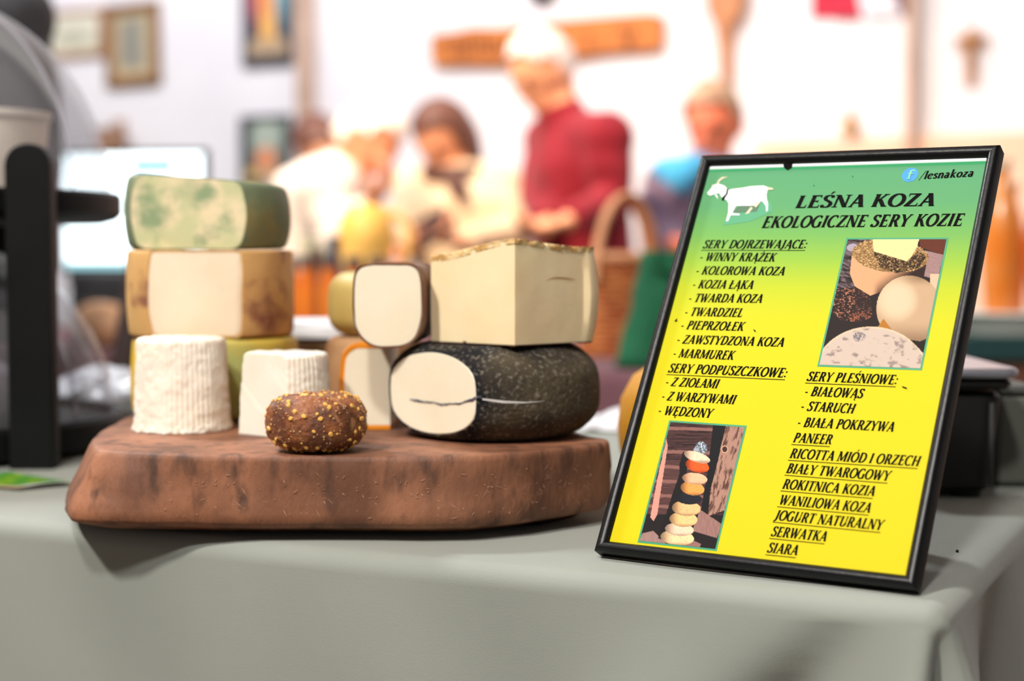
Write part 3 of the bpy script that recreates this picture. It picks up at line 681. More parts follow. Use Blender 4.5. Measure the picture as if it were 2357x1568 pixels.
GL['a'] = (.64, g_stem(.44, 0, xh * .7, s1=False, hw=.12) + g_curve([(.12, xh * .82), (.22, xh * .95), (.36, xh * .93), (.44, xh * .68)], n=4) + g_ell(.27, xh * .28, .15, xh * .24))
GL['k'] = (.70, g_stem(.18, 0, 1.0, hw=.13) + g_line(.25, xh * .42, .5, xh, TN * 1.3) + g_line(.32, xh * .5, .56, 0, TK) + g_ser(.5, xh, .1) + g_ser(.57, 0, .12))
GL['s'] = (.52, g_curve([(x * .85 + .02, y * xh) for x, y in [(.52, .80), (.33, .95), (.15, .78), (.3, .54), (.5, .28), (.31, .06), (.09, .2)]], n=5)); GL['z'] = (.58, g_line(.12, .02, .44, xh - .02, TK * 1.1) + g_bar(.08, .5, xh - .045, .09) + g_bar(.05, .5, .045, .09))
GL['-'] = (.42, g_bar(.06, .34, .36, .12)); GL[':'] = (.34, g_ell(.16, .12, .045, .045, n=8, thick=.09, thin=.09) + g_ell(.16, .58, .045, .045, n=8, thick=.09, thin=.09)); GL['/'] = (.46, g_line(.02, -.12, .42, 1.0, .07)); GL[' '] = (.34, [])
ink = mat('ink_black', srgb(16, 14, 14), 0.7, spec=0.05)
def text_line(txt, p0, p1, cap, underline=False, slant=0.20, name='text_line', bold=0.0):
    u0, w0 = suv(*p0); u1, w1 = suv(*p1); d = Vector((u1 - u0, w1 - w0)); Ln = d.length; d /= Ln; pr = Vector((-d.y, d.x))
    total = sum(GL[c][0] for c in txt); sx = Ln / (total - 0.05); mb = MB(); x = -0.04
    def pt(gx, gy): q = Vector((u0, w0)) + d * (gx * sx + gy * cap * slant) + pr * gy * cap; return sp(q.x, q.y, PAPER + 0.00018)
    for c in txt:
        w, polys = GL[c]
        for po in polys: mb.add([pt(x + gx, gy) for gx, gy in po], [tuple(range(len(po)))])
        x += w
    if underline: mb.add([pt(a, b) for a, b in ((-.02, -.20), (total - .05, -.20), (total - .05, -.27), (-.02, -.27))], [(0, 1, 2, 3)])
    return build(name, mb, ink, paper, smooth=False)
LC = 0.0066
LINES = [('LEŚNA KOZA', (1826, 475), (2148, 469), 0.0098, 0), ('EKOLOGICZNE SERY KOZIE', (1748, 522), (2212, 515), 0.0092, 0), ('/lesnakoza', (2116, 407), (2240, 400), 0.0063, 0),
 ('SERY DOJRZEWAJĄCE:', (1611, 570), (1852, 569), LC, 1), ('- WINNY KRĄŻEK', (1603, 599), (1778, 600), LC, 0), ('- KOLOROWA KOZA', (1594, 631), (1800, 632), LC, 0), ('- KOZIA ŁĄKA', (1586, 663), (1727, 664), LC, 0),
 ('- TWARDA KOZA', (1577, 695), (1748, 696), LC, 0), ('- TWARDZIEL', (1568, 727), (1702, 729), LC, 0), ('- PIEPRZOŁEK', (1559, 758), (1705, 761), LC, 0), ('- ZAWSTYDZONA KOZA', (1550, 791), (1798, 797), LC, 0),
 ('- MARMUREK', (1541, 823), (1682, 828), LC, 0), ('SERY PODPUSZCZKOWE:', (1531, 858), (1805, 868), LC * 1.03, 1), ('- Z ZIOŁAMI', (1524, 889), (1646, 894), LC, 0), ('- Z WARZYWAMI', (1515, 922), (1685, 930), LC, 0), ('- WĘDZONY', (1507, 955), (1631, 962), LC, 0),
 ('SERY PLEŚNIOWE:', (1852, 875), (2060, 882), LC, 1), ('- BIAŁOWĄS', (1846, 909), (1980, 914), LC, 0), ('- STARUCH', (1837, 943), (1960, 949), LC, 0), ('- BIAŁA POKRZYWA', (1829, 980), (2051, 990), LC, 0), ('PANEER', (1820, 1016), (1908, 1020), LC, 1),
 ('RICOTTA MIÓD I ORZECH', (1812, 1052), (2109, 1068), LC, 1), ('BIAŁY TWAROGOWY', (1804, 1086), (2040, 1102), LC, 1), ('ROKITNICA KOZIA', (1795, 1122), (2006, 1137), LC, 1), ('WANILIOWA KOZA', (1787, 1158), (1996, 1175), LC, 1), ('JOGURT NATURALNY', (1777, 1193), (2023, 1214), LC, 1), ('SERWATKA', (1769, 1230), (1895, 1241), LC, 1), ('SIARA', (1760, 1267), (1829, 1273), LC, 1)]
for txt, a, b, cap, ul in LINES: text_line(txt, a, b, cap, bool(ul))

def flat(name, polys, m, off, parent=paper, px=True):
    mb = MB(); ms = m if isinstance(m, list) else [m]
    for k, po in enumerate(polys):
        mi = 0
        if isinstance(po, tuple): mi, po = po
        mb.add([sp(*suv(*q), PAPER + off + 0.00002 * k) if px else sp(q[0], q[1], PAPER + off + 0.00002 * k) for q in po], [tuple(range(len(po)))], mi)
    return build(name, mb, ms, parent, smooth=False)
# round blue badge with its letter
cu, cw = suv(2094.5, 396.5); br_ = 0.00545
badge_m = [mat('badge_blue', srgb(28, 140, 222), 0.5), mat('badge_letter', srgb(120, 200, 140), 0.5)]
f_st = g_curve([(.74, .92), (.62, .99), (.47, .95), (.42, .78), (.42, .1)], n=5, thick=.17, thin=.12) + g_bar(.24, .68, .60, .11) + g_bar(.26, .58, .03, .08)
flat('badge', [(0, [(cu + br_ * math.cos(2*math.pi*i/40), cw + br_ * math.sin(2*math.pi*i/40)) for i in range(40)])] + [(1, [(cu + (x - .47 + .1 * y) * .0072, cw + (y - .5) * .0072) for x, y in po]) for po in f_st], badge_m, 0.00012, px=False)
# printed goat
gp = lambda L: [(1600 + x / 3.114, 330 + y / 3.114) for x, y in L]
goat_m = [mat('goat_shade', srgb(62, 150, 104), 0.5), mat('goat_dark', srgb(60, 104, 72), 0.5), mat('goat_white', srgb(236, 236, 238), 0.5), mat('goat_horn', srgb(206, 190, 160), 0.5), ink, mat('goat_tan', srgb(222, 196, 170), 0.5)]
flat('goat_picture', [(0, gp([(320,440),(520,400),(545,440),(540,480),(380,550),(180,580),(230,470)])), (1, gp([(300,438),(450,430),(430,480),(280,490),(250,480)])),
  (5, gp([(385,445),(400,452),(372,490),(345,497),(350,490)])), (2, gp([(212,328),(250,315),(330,305),(380,295),(430,291),(478,289),(512,300),(506,330),(498,362),(470,395),(440,420),(400,436),(330,436),(280,438),(235,432),(212,400),(204,360)])),
  (2, gp([(455,380),(500,345),(503,390),(512,420),(510,470),(498,480),(494,435),(470,405)])), (2, gp([(225,410),(285,425),(258,478),(250,492),(300,494),(308,505),(240,505),(222,548),(205,550),(222,490)])),
  (2, gp([(222,320),(195,292),(150,276),(112,286),(92,318),(70,342),(74,356),(92,364),(124,350),(160,346),(172,372),(206,396),(225,370)])), (2, gp([(116,352),(128,362),(148,390),(142,360)])), (3, gp([(136,280),(150,250),(178,228),(222,228),(186,240),(162,258),(150,282)])),
  (5, gp([(104,286),(125,282),(128,292),(112,296)])), (4, gp([(212,312),(222,318),(220,350),(203,374),(188,402),(174,396),(180,376),(206,350)])), (4, gp([(118,312),(140,306),(136,316)])), (5, gp([(505,300),(545,308),(552,318),(508,322)])), (5, gp([(398,430),(455,408),(440,432),(425,450)]))], goat_m, 0.00010)
for po in ([(1800, 373), (1822, 372), (1820, 381), (1810, 387), (1802, 381)], [(2073, 886), (2085, 890), (2083, 892), (2074, 889)], [(1547, 741), (1553, 733), (1553, 740)], [(1730, 757), (1737, 762), (1733, 763)], [(1960, 400), (1963, 401), (1962, 403)], [(1870, 422), (1873, 423), (1871, 425)]): flat('lint', [po], ink, 0.0007)

# printed photographs
green_edge = mat('photo_border', srgb(18, 140, 92), 0.5)
def photo(name, outer, crop0, k, colfn, bw, nx, ny):
    flat('photo_border', [outer], green_edge, 0.00010)
    uv = [suv(*q) for q in outer]; c = np.mean(uv, 0); A = [np.array(q) for q in uv]
    def ins(i): 
        q = A[i]; e1 = A[(i+1) % 4] - q; e2 = A[i-1] - q; return q + e1 / np.linalg.norm(e1) * bw + e2 / np.linalg.norm(e2) * bw
    I = [ins(i) for i in range(4)]
    Hc = homog(uv, [((x - crop0[0]) * k, (y - crop0[1]) * k) for x, y in outer])
    def cf(X, Y):
        P = I[0][None]*((1-X)*(1-Y))[:, None] + I[1][None]*(X*(1-Y))[:, None] + I[2][None]*(X*Y)[:, None] + I[3][None]*((1-X)*Y)[:, None]
        q = np.column_stack([P, np.ones(len(P))]) @ Hc.T; return colfn(q[:, 0] / q[:, 2], q[:, 1] / q[:, 2])
    return print_sheet(name, I, nx, ny, cf, paper, PAPER + 0.00022, paper_m)
def put(C, mask, c, a=1.0):
    a = (mask * a)[:, None] if not np.isscalar(mask) else a
    C += (np.asarray(c) - C) * a
def col_wheels(x, y):
    C = np.tile(lin((34, 24, 22)), (len(x), 1)); n1 = fbm(x / 60 + y / 90, y / 14 - x / 40, 1); n2 = fbm(x / 14, y / 14, 9)
    put(C, (x < 620) & (y < 640), lin((112, 92, 98)), sstep(.35, .75, n1)); put(C, inell(x, y, 450, 210, 60, 40) < 1, lin((190, 180, 195)), .6)
    put(C, inpoly(x, y, [(1140, 100), (1440, 100), (1385, 285), (1150, 200)]), lin((98, 44, 24)), .6 + .4 * n2)
    put(C, inpoly(x, y, [(1200, 235), (1390, 280), (1330, 540), (1180, 500)]), lin((158, 124, 122)), .7 + .3 * n1)
    body = inpoly(x, y, [(440, 300), (420, 480), (470, 610), (630, 708), (760, 660), (1050, 580), (1190, 500), (1230, 270), (1100, 170), (640, 130), (490, 210)])
    put(C, body, lin((204, 152, 112))); put(C, body, lin((40, 22, 16)), sstep(-60, 130, (x - 690) * .55 + (y - 590) * .75) * sstep(640, 720, x))
    crust = (inell(x, y, 840, 290, 400, 172, 5) < 1 + .25 * (n2 - .5)) & (y < 480); put(C, crust, lin((126, 92, 52))); put(C, crust, lin((206, 168, 116)), sstep(.5, .68, fbm(x / 11, y / 7, 4)))
    put(C, inpoly(x, y, [(660, 240), (1020, 345), (1130, 240), (1215, 300), (1130, 420), (900, 475), (740, 420), (690, 320)]), lin((44, 28, 14)), sstep(.25, .6, n2))
    put(C, inpoly(x, y, [(655, 100), (1145, 100), (1120, 190), (1060, 300), (1010, 348), (670, 248)]), lin((234, 204, 142)))
    lump = inell(x, y, 420, 800, 225, 175, 10) < 1 + .3 * (n2 - .5); put(C, lump, lin((40, 24, 22))); put(C, lump, lin((186, 120, 92)), sstep(.56, .74, fbm(x / 16, y / 9, 14)) * (.35 + .65 * (x < 470))); put(C, inell(x, y, 520, 920, 130, 50, -10) < 1, lin((150, 84, 60)), sstep(.5, .7, n2))
    e = inell(x, y, 1035, 845, 342, 348); put(C, e < 1, lin((184, 152, 120))); put(C, e < 1, lin((208, 184, 152)), sstep(1.0, .1, inell(x, y, 900, 750, 260, 260))); put(C, e < 1, lin((112, 82, 56)), sstep(960, 1200, y) * .75); put(C, e < 1, lin((120, 92, 60)), sstep(620, 500, y) * sstep(900, 1150, x) * .8)
    put(C, (x > 1250) & (y > 480) & (y < 1000) & (e > 1), lin((206, 172, 142))); put(C, inpoly(x, y, [(765, 945), (705, 1035), (860, 1065)]), lin((166, 108, 34)))
    b = inell(x, y, 640, 1600, 625, 574); put(C, b < 1, lin((192, 172, 158))); put(C, b < 1, lin((120, 104, 100)), sstep(.55, .78, fbm(x / 60, y / 40, 21)) * .8); put(C, (b < 1) & (inell(x, y, 515, 1135, 70, 50) < 1), lin((96, 96, 108)), sstep(.3, .7, n2)); put(C, (b < 1) & (b > .93), lin((214, 186, 150)), .6)
    put(C, inpoly(x, y, [(1040, 1160), (1230, 1190), (1200, 1330), (1120, 1240)]), lin((28, 18, 14)))
    return C
def col_stack(x, y):
    g = fbm(x / 130, y / 9, 3); g2 = fbm(x / 10, y / 60, 5); n2 = fbm(x / 9, y / 9, 8)
    C = np.tile(lin((72, 44, 42)), (len(x), 1)); put(C, np.ones(len(x)), lin((34, 20, 22)), sstep(.4, .7, g))
    for yy in (205, 440, 590, 735, 880, 985): put(C, np.abs(y - yy - .02 * (x - 500)) < 9 + 14 * g, lin((158, 108, 98)), .6)
    put(C, (y > 520) & (x < 540), lin((116, 76, 72)), .55 * sstep(.3, .8, g)); put(C, y > 1060, lin((24, 17, 18)))
    put(C, inpoly(x, y, [(860, 130), (995, 150), (960, 420), (830, 800), (810, 1080), (735, 1020), (800, 650), (850, 240)]), lin((14, 12, 15)))
    post = inpoly(x, y, [(992, 150), (1190, 150), (985, 1010), (900, 1040), (805, 1075), (840, 800), (922, 450)]); put(C, post, lin((162, 122, 106))); put(C, post, lin((84, 52, 44)), sstep(.45, .7, fbm(x / 16 + y / 60, y / 70, 12))); kn = inell(x, y, 975, 408, 30, 34); put(C, kn < 1, lin((60, 34, 28))); put(C, (kn < 1.3) & (kn > .7), lin((196, 150, 124)))
    put(C, inpoly(x, y, [(388, 310), (402, 380), (330, 850), (300, 1060), (262, 1130), (228, 1090), (300, 700)]), lin((204, 140, 124)))
    put(C, inpoly(x, y, [(730, 1010), (945, 1150), (900, 1290), (650, 1220)]), lin((158, 116, 108)), .6 + .4 * g2); put(C, inpoly(x, y, [(110, 1340), (150, 1250), (260, 1225), (400, 1360)]), lin((160, 124, 116)), .7 + .3 * g2); put(C, inpoly(x, y, [(560, 1370), (650, 1310), (740, 1350), (720, 1400)]), lin((140, 100, 92)))
    put(C, inpoly(x, y, [(560, 430), (520, 560), (520, 660), (450, 860), (390, 1050), (330, 1200), (310, 1300), (460, 1340), (580, 700), (620, 500)]), lin((18, 13, 15)))
    lump = inell(x, y, 738, 400, 62, 66) < 1 + .3 * (n2 - .5); put(C, lump, lin((84, 92, 104))); put(C, lump, lin((196, 204, 212)), sstep(.5, .7, n2)); put(C, inell(x, y, 690, 415, 30, 18) < 1, lin((150, 156, 166)))
    for cx_, cy_, rx, ry, an, c in ((500, 1290, 168, 76, 4, (240, 200, 150)), (522, 1208, 144, 64, 4, (236, 196, 166)), (562, 1108, 140, 74, 2, (238, 188, 126)), (590, 998, 143, 76, 3, (226, 178, 124)), (618, 903, 132, 56, 2, (24, 25, 36)), (652, 800, 120, 68, 8, (228, 152, 76)), (675, 703, 126, 58, 5, (236, 176, 138)), (700, 574, 120, 66, 14, (236, 88, 30)), (697, 488, 136, 50, 17, (238, 200, 170))):
        e = inell(x, y, cx_, cy_, rx, ry, an); put(C, e < 1, lin(c)); put(C, e < 1, lin(tuple(k * .45 for k in c)), sstep(.2, 1.0, (cx_ - x) / rx) * .9); put(C, e < 1, lin(tuple(k * .5 for k in c)), .7 * sstep(.45, 1.0, (y - cy_) / ry)); put(C, (e < 1) & (n2 > .66), lin(tuple(k * .6 for k in c)), .5)
    return C
photo('cheese_wheels_photo', [(1946, 544), (2183, 542), (2118.5, 849), (1877.4, 842)], (1860, 520), 4.479, col_wheels, 0.0013, 210, 270)
photo('cheese_tower_photo', [(1535.3, 968), (1715, 979), (1645.5, 1265.5), (1463, 1248)], (1440, 940), 4.356, col_stack, 0.0013, 160, 250)
# ------------------------------------------------------------------ black display stand with clear domes
blk = mat('stand_black', srgb(11, 12, 13), 0.5, c2=srgb(15, 16, 17), scale=20, bump=0.08, bscale=300, spec=0.18)
dome_m = clear_plastic('dome_clear', (0.97, 0.97, 0.985, 1), 0.09, ior=1.3)
SC = Vector((-0.592, 1.61, TZ))
st = thing('display_stand', SC, 'black two-tier display stand with clear domes at the table end', 'display stand')
def tray(z0, z1, R):
    mb = MB(); mb.lathe([(0, z0), (R - .02, z0), (R - .006, z0 + .004), (R, z0 + .010), (R, z1 - .004), (R - .003, z1), (R - .012, z1), (R - .014, z1 - .006), (0, z1 - .006)], SC, 96); return build('tray', mb, blk, st, angle=35)
tray(0.001, 0.036, 0.197); tray(0.226, 0.257, 0.197)
def dome(z, R, H):
    mb = MB(); prof = [(R + .004, z), (R + .004, z + .004), (R, z + .005)] + [(R * math.cos(a), z + .005 + H * math.sin(a)) for a in [math.pi / 2 * i / 28 for i in range(1, 28)]] + [(0, z + .005 + H)]
    mb.lathe(prof, SC, 96); d = build('dome', mb, dome_m, st, angle=60)
    mb = MB()
    for ang in (-62, -22, 100):
        a = math.radians(ang); mb.tube([SC + Vector((R * 1.003 * math.cos(t) * math.cos(a), R * 1.003 * math.cos(t) * math.sin(a), z + .005 + H * 1.003 * math.sin(t))) for t in [math.pi / 2 * i / 20 for i in range(21)]], 0.0016, 6)
    build('dome_seam', mb, clear_plastic('dome_edge', (0.9, 0.9, 0.95, 1), 0.2, ior=1.2), d)
dome(0.251, 0.186, 0.200); dome(0.030, 0.186, 0.178)
pp_ = tb(83, 1078); pdir = (pp_ - SC); pdir.z = 0; pdir.normalize()
for k, dr in enumerate((pdir, rotz(math.radians(125)) @ pdir, rotz(math.radians(-125)) @ pdir)):
    c = SC + dr * 0.2115; lat = Vector((-dr.y, dr.x, 0)); lat = lat if k else Vector((1, 0, 0)); nrm = Vector((-lat.y, lat.x, 0))
    hw, top = 0.0205, 0.296; out = [(-hw, 0), (hw, 0)] + [(hw * math.cos(math.pi * i / 16), top - hw + hw * math.sin(math.pi * i / 16)) for i in range(17)]
    mb = MB(); n = len(out); vs_ = []
    for d, s in ((-.0125, .93), (-.0095, 1.0), (.0095, 1.0), (.0125, .93)): vs_ += [c + lat * x * s + nrm * d + Vector((0, 0, z if z < .01 else z - (1 - s) * .02)) for x, z in out]
    mb.add(vs_, [(k_*n+i, k_*n+(i+1) % n, (k_+1)*n+(i+1) % n, (k_+1)*n+i) for k_ in range(3) for i in range(n)] + [tuple(range(n)), tuple(3*n+i for i in range(n))]); build('post', mb, blk, st, angle=40)
tubm = mat('tub_plastic', srgb(232, 224, 212), 0.5, c2=srgb(222, 212, 198), scale=6, sss=0.1)
tc_ = Vector((-0.536, 1.590, TZ + 0.2515)); mb = MB(); mb.lathe([(0, 0), (.066, 0), (.070, .003), (.078, .076), (.081, .077), (.081, .083), (.077, .083), (.069, .006), (0, .006)], tc_, 64)
build('plastic_tub', mb, tubm, base=tc_, angle=35, label='off-white plastic tub under the upper clear dome', cat='tub')
gm = mat('rind_grey', srgb(132, 126, 136), 0.8, c2=srgb(92, 86, 98), scale=18, bump=0.4, bscale=90)
for k, (dx, dy, R, h, lab) in enumerate(((0.062, -0.06, 0.050, 0.062, 'grey-rinded cheese wheel under the lower clear dome, nearest the post'), (0.065, 0.06, 0.045, 0.07, 'mauve-grey cheese wheel under the lower clear dome, behind the other one'))):
    c = SC + Vector((dx, dy, 0.0305)); build('grey_cheese_wheel', wheel_bm(c, R, h, rc=.014, b=.008), gm if k == 0 else mat('rind_mauve', srgb(150, 122, 142), 0.8, c2=srgb(110, 88, 104), scale=20), base=c, label=lab, cat='cheese')

# leaflet on the cloth
lf = [tb(-150, 1112), tb(40, 1132), tb(182, 1118), tb(20, 1090)]
mb = MB(); N_ = 12
def lfp(u, v):
    p = lf[0] * (1-u) * (1-v) + lf[1] * u * (1-v) + lf[2] * u * v + lf[3] * (1-u) * v
    return Vector((p.x, p.y, TZ + 0.0015 + 0.004 * max(0, u - .6) * (1 + math.sin(v * 3)) ))
mb.grid(lfp, 40, 30); mb2 = MB(); mb2.v = [p.copy() for p in mb.v] + [p - Vector((0, 0, .0006)) for p in mb.v]; kf = len(mb.v); mb2.f = mb.f + [tuple(i + kf for i in reversed(f)) for f in mb.f]; mb2.m = [0] * len(mb2.f)
o = build('leaflet', mb2, paint_mat('leaflet_print', 0.35, 0.3), base=lf[1], angle=180, label='green and white leaflet lying on the cloth beside the stand', cat='leaflet')
U_ = np.tile(np.linspace(0, 1, 41), 31); V_ = np.repeat(np.linspace(0, 1, 31), 41); C_ = np.tile(lin((56, 150, 60)), (len(U_), 1)); nz = fbm(U_ * 6, V_ * 6, 31)
put(C_, np.ones(len(U_)), lin((150, 186, 40)), sstep(.45, .7, nz)); put(C_, np.ones(len(U_)), lin((236, 232, 224)), sstep(.88, .92, U_)); put(C_, (V_ < .16), lin((206, 180, 150)), 1.0)
C_ = np.vstack([C_, C_]); a_t = o.data.color_attributes.new('print', 'FLOAT_COLOR', 'POINT'); a_t.data.foreach_set('color', np.column_stack([C_, np.ones(len(C_))]).astype(np.float32).ravel())
sp_ = tb(2203, 1273); mb = MB(); mb.ball(sp_ + Vector((0, 0, .0012)), (.0011, .0014, .0010), n=8, m=6)
mb.tube([sp_ + Vector((0, 0, .0012)), sp_ + Vector((.0008, .001, .0022))], [.0005, .0001], 6); build('crumb', mb, mat('crumb_dark', srgb(24, 22, 20), 0.8), base=sp_, label='tiny dark crumb on the cloth right of the framed menu', cat='crumb')

# kitchen scale
steel = mat('steel', srgb(190, 192, 204), 0.28, c2=srgb(176, 178, 192), scale=40, metal=0.9, bump=0.05, bscale=400)
blk2 = mat('scale_black', srgb(14, 15, 15), 0.5)
sx0, sx1, sy0, sy1 = 0.245, 0.394, 1.275, 1.53
sca = thing('weighing_scale', ((sx0 + sx1) / 2, (sy0 + sy1) / 2, TZ), 'black weighing scale with a flat steel plate behind the framed menu', 'scale')
def rbox(x0, x1, y0, y1, z0, z1, r, taper=0.0, bev=0.004):
    mb = MB(); vs = []; n = 0
    for z, ins in ((z0, bev + taper), (z0 + bev, taper), (z1 - bev, 0), (z1, bev)):
        ring = []
        for (cx_, cy_, a0) in ((x1 - r, y1 - r, 0), (x0 + r, y1 - r, 90), (x0 + r, y0 + r, 180), (x1 - r, y0 + r, 270)):
            for i in range(7):
                a = math.radians(a0 + 15 * i); ring.append(Vector((cx_ + (r - ins) * math.cos(a), cy_ + (r - ins) * math.sin(a), z)))
        n = len(ring); vs += ring
    return mb.add(vs, [(k*n+i, k*n+(i+1) % n, (k+1)*n+(i+1) % n, (k+1)*n+i) for k in range(3) for i in range(n)] + [tuple(range(n)), tuple(3*n+i for i in range(n))])
build('body', rbox(sx0, sx1, sy0, sy1, TZ + .006, TZ + .086, .02, .008), blk2, sca, angle=35)
build('plate_support', rbox(sx0 - .004, sx1 + .004, sy0 - .008, sy1 + .004, TZ + .089, TZ + .0985, .012), blk2, sca, angle=35)
mb = rbox(sx0 - .008, sx1 + .008, sy0 - .014, sy1 + .01, TZ + .0988, TZ + .1065, .014, 0, .0025); build('weighing_plate', mb, steel, sca, angle=30, label='flat steel weighing plate')
mb = MB(); mb.tube([(sx1 - .012, sy0 - .001, TZ + .012), (sx1 - .012, sy0 - .001, TZ + .078)], .002, 8); build('body_seam', mb, mat('seam_grey', srgb(60, 62, 64), 0.5), sca)
for fx in (sx0 + .025, sx1 - .025):
    for fy in (sy0 + .025, sy1 - .025):
        mb = MB(); mb.lathe([(0, 0), (.012, 0), (.013, .006), (0, .007)], (fx, fy, TZ + .0006), 20); build('foot', mb, blk2, sca)
gb_ = thing('grey_plastic_box', (0.423, 1.40, TZ), 'small olive-grey plastic box beside the weighing scale, cut off by the frame', 'box')
build('body', rbox(.406, .441, 1.345, 1.46, TZ + .001, TZ + .078, .008), mat('box_grey', srgb(96, 98, 90), 0.6), gb_, angle=35); build('lid', rbox(.4045, .4425, 1.3435, 1.4615, TZ + .0785, TZ + .086, .009, 0, .002), mat('box_lid', srgb(74, 76, 72), 0.6), gb_, angle=35)

# crumpled bag, crate, papers
bagm = clear_plastic('bag_film', (0.9, 0.91, 0.94, 1), 0.75, 0.2)
bcx = tb(262, 975) + Vector((0, 0.05, 0)); mb = MB(); mb.ball(bcx + Vector((0, 0, .026)), (.10, .075, .030), n=64, m=40)
for p in mb.v:
    q = p - bcx; p += (q - Vector((0, 0, .026))).normalized() * (0.022 * (abs(mnoise.noise(p * 16)) - .2) + .012 * (abs(mnoise.noise(p * 40)) - .2)); p.z = max(p.z, TZ + .001)
build('plastic_bag', mb, mat('bag_white', srgb(232, 234, 240), 0.3, spec=0.6, sss=0.1), base=bcx, angle=25, label='crumpled white plastic bag on the cloth behind the display stand', cat='bag')
cr_m = mat('crate_wood', srgb(146, 110, 76), 0.75, c2=srgb(116, 82, 54), scale=12, stretch=(1, 1, 6), bump=0.3, bscale=80)
cr = thing('wooden_crate', (-0.205, 1.60, TZ), 'small slatted wooden crate between the two cheese stacks at the back', 'crate')
cx0, cx1, cy0, cy1 = -0.275, -0.135, 1.53, 1.68
for x in (cx0 + .008, cx1 - .008):
    for y in (cy0 + .008, cy1 - .008): mb = MB(); mb.box((x, y, TZ + .0575), (.014, .014, .113)); build('corner_post', mb, cr_m, cr, smooth=False)
for k in range(3):
    z = TZ + .022 + k * .037
    for y in (cy0 - .003, cy1 + .003): mb = MB(); mb.box(((cx0 + cx1) / 2, y, z), (cx1 - cx0, .006, .030)); build('slat', mb, cr_m, cr, smooth=False)
    for x in (cx0 - .003, cx1 + .003): mb = MB(); mb.box((x, (cy0 + cy1) / 2, z), (.006, cy1 - cy0, .030)); build('slat', mb, cr_m, cr, smooth=False)
mb = MB(); mb.box(((cx0 + cx1) / 2, (cy0 + cy1) / 2, TZ + .006), (cx1 - cx0 - .004, cy1 - cy0 - .004, .006)); build('bottom_panel', mb, cr_m, cr, smooth=False)
wp = mat('paper_white', srgb(232, 232, 236), 0.6)
pst = thing('paper_pad', (-0.215, 1.63, TZ + .115), 'white paper pad lying on the slatted crate', 'paper pad')
for k, (dx, dy, a) in enumerate(((0, 0, 3), (.006, .004, -4), (-.004, .006, 8))):
    mb = MB(); mb.box((-.210 + dx, 1.615 + dy, TZ + .1165 + k * .005), (.15, .12, .0046), rotz(math.radians(a))); build('sheet_pack', mb, wp, pst, smooth=False)
np_ = tb(1402, 985); mb = MB(); mb.grid(lambda u, v: np_ + Vector((-.06 + .13 * u, -.04 + .14 * v, .002 + .012 * v * abs(math.sin(u * 5 + 1)) + .006 * abs(mnoise.noise(Vector((u * 5, v * 5, 0)))))), 24, 24)
build('paper_napkin', mb, wp, base=np_, angle=180, label='white paper napkin on the cloth behind the black-rinded half wheel', cat='napkin', mods=[('SOLIDIFY', dict(thickness=0.0008, offset=-1))])

# dark chair behind the table
chm = mat('chair_brown', srgb(66, 46, 42), 0.55, c2=srgb(52, 36, 34), scale=10, bump=0.2, bscale=60)
ch_c = Vector((-0.72, 2.72, 0)); ch = thing('dark_chair', ch_c, 'dark brown high-backed chair behind the left cheese stack', 'chair')
b0, b1 = at(262, 905, 2.57), at(312, 560, 2.57)
mb = MB(); mb.add([b0 + Vector((-.012, -.02, 0)), b0 + Vector((.03, -.02, 0)), b1 + Vector((.03, -.02, 0)), b1 + Vector((-.005, -.02, 0)), b0 + Vector((-.012, 0.30, 0)), b0 + Vector((.03, 0.30, 0)), b1 + Vector((.03, 0.30, 0)), b1 + Vector((-.005, 0.30, 0))], [(0, 1, 2, 3), (7, 6, 5, 4), (0, 4, 5, 1), (1, 5, 6, 2), (2, 6, 7, 3), (3, 7, 4, 0)]); build('backrest', mb, chm, ch, smooth=False, mods=[('BEVEL', dict(width=0.008, segments=2))])
sd0 = at(258, 905, 2.57); seat_c = Vector((sd0.x - .16, 2.73, .47)); mb = MB(); mb.box(seat_c, (.36, .36, .06)); build('seat', mb, chm, ch, smooth=False, mods=[('BEVEL', dict(width=0.015, segments=2))])
for sx in (-.15, .15):
    for sy in (-.15, .15):
        mb = MB(); top = .44 if sx < 0 else .80; mb.tube([(seat_c.x + sx, seat_c.y + sy, 0.001), (seat_c.x + sx + (.02 if sx > 0 else 0), seat_c.y + sy, top)], [.016, .02], 8); build('leg', mb, chm, ch)

# ------------------------------------------------------------------ neighbouring stall
NR = rotz(WYAW); NU, NV = NR @ Vector((1, 0, 0)), NR @ Vector((0, 1, 0)); NL, NW = 2.3, 0.72; NT = Vector((-0.05, 3.15, 0)) - NU * 0.45
nt = thing('stall_table', NT, 'neighbouring stall table under a dark mauve cloth in front of the shoppers', 'table')
mb = MB(); mb.box(NT + Vector((0, 0, .785)), (NL, NW, .025), NR); build('table_top', mb, dark_wood, nt, smooth=False)
for a in (-NL/2 + .1, NL/2 - .1):
    for b in (-NW/2 + .08, NW/2 - .08):
        q = NT + NU * a + NV * b; mb = MB(); mb.box((q.x, q.y, .386), (.05, .05, .77), NR); build('leg', mb, dark_wood, nt, smooth=False)
mauve = mat('cloth_mauve', srgb(120, 78, 84), 0.9, c2=srgb(100, 62, 70), scale=5, sheen=0.1)
def ncloth(u, v):
    s = (u - .5) * NL; d = (v - .5) * (NW + 1.0); e = abs(d) - NW / 2
    if e <= 0: return NT + NU * s + NV * d + Vector((0, 0, .80))
    return NT + NU * s + NV * math.copysign(NW / 2 + .004 + .02 * min(1, e * 4) * (1 + math.sin(s * 22)), d) + Vector((0, 0, .80 - e))
mb = MB(); mb.grid(ncloth, 120, 86); build('stall_cloth', mb, mauve, base=NT + Vector((0, 0, .8)), angle=180, label='dark mauve cloth hanging over the neighbouring stall table', cat='tablecloth')
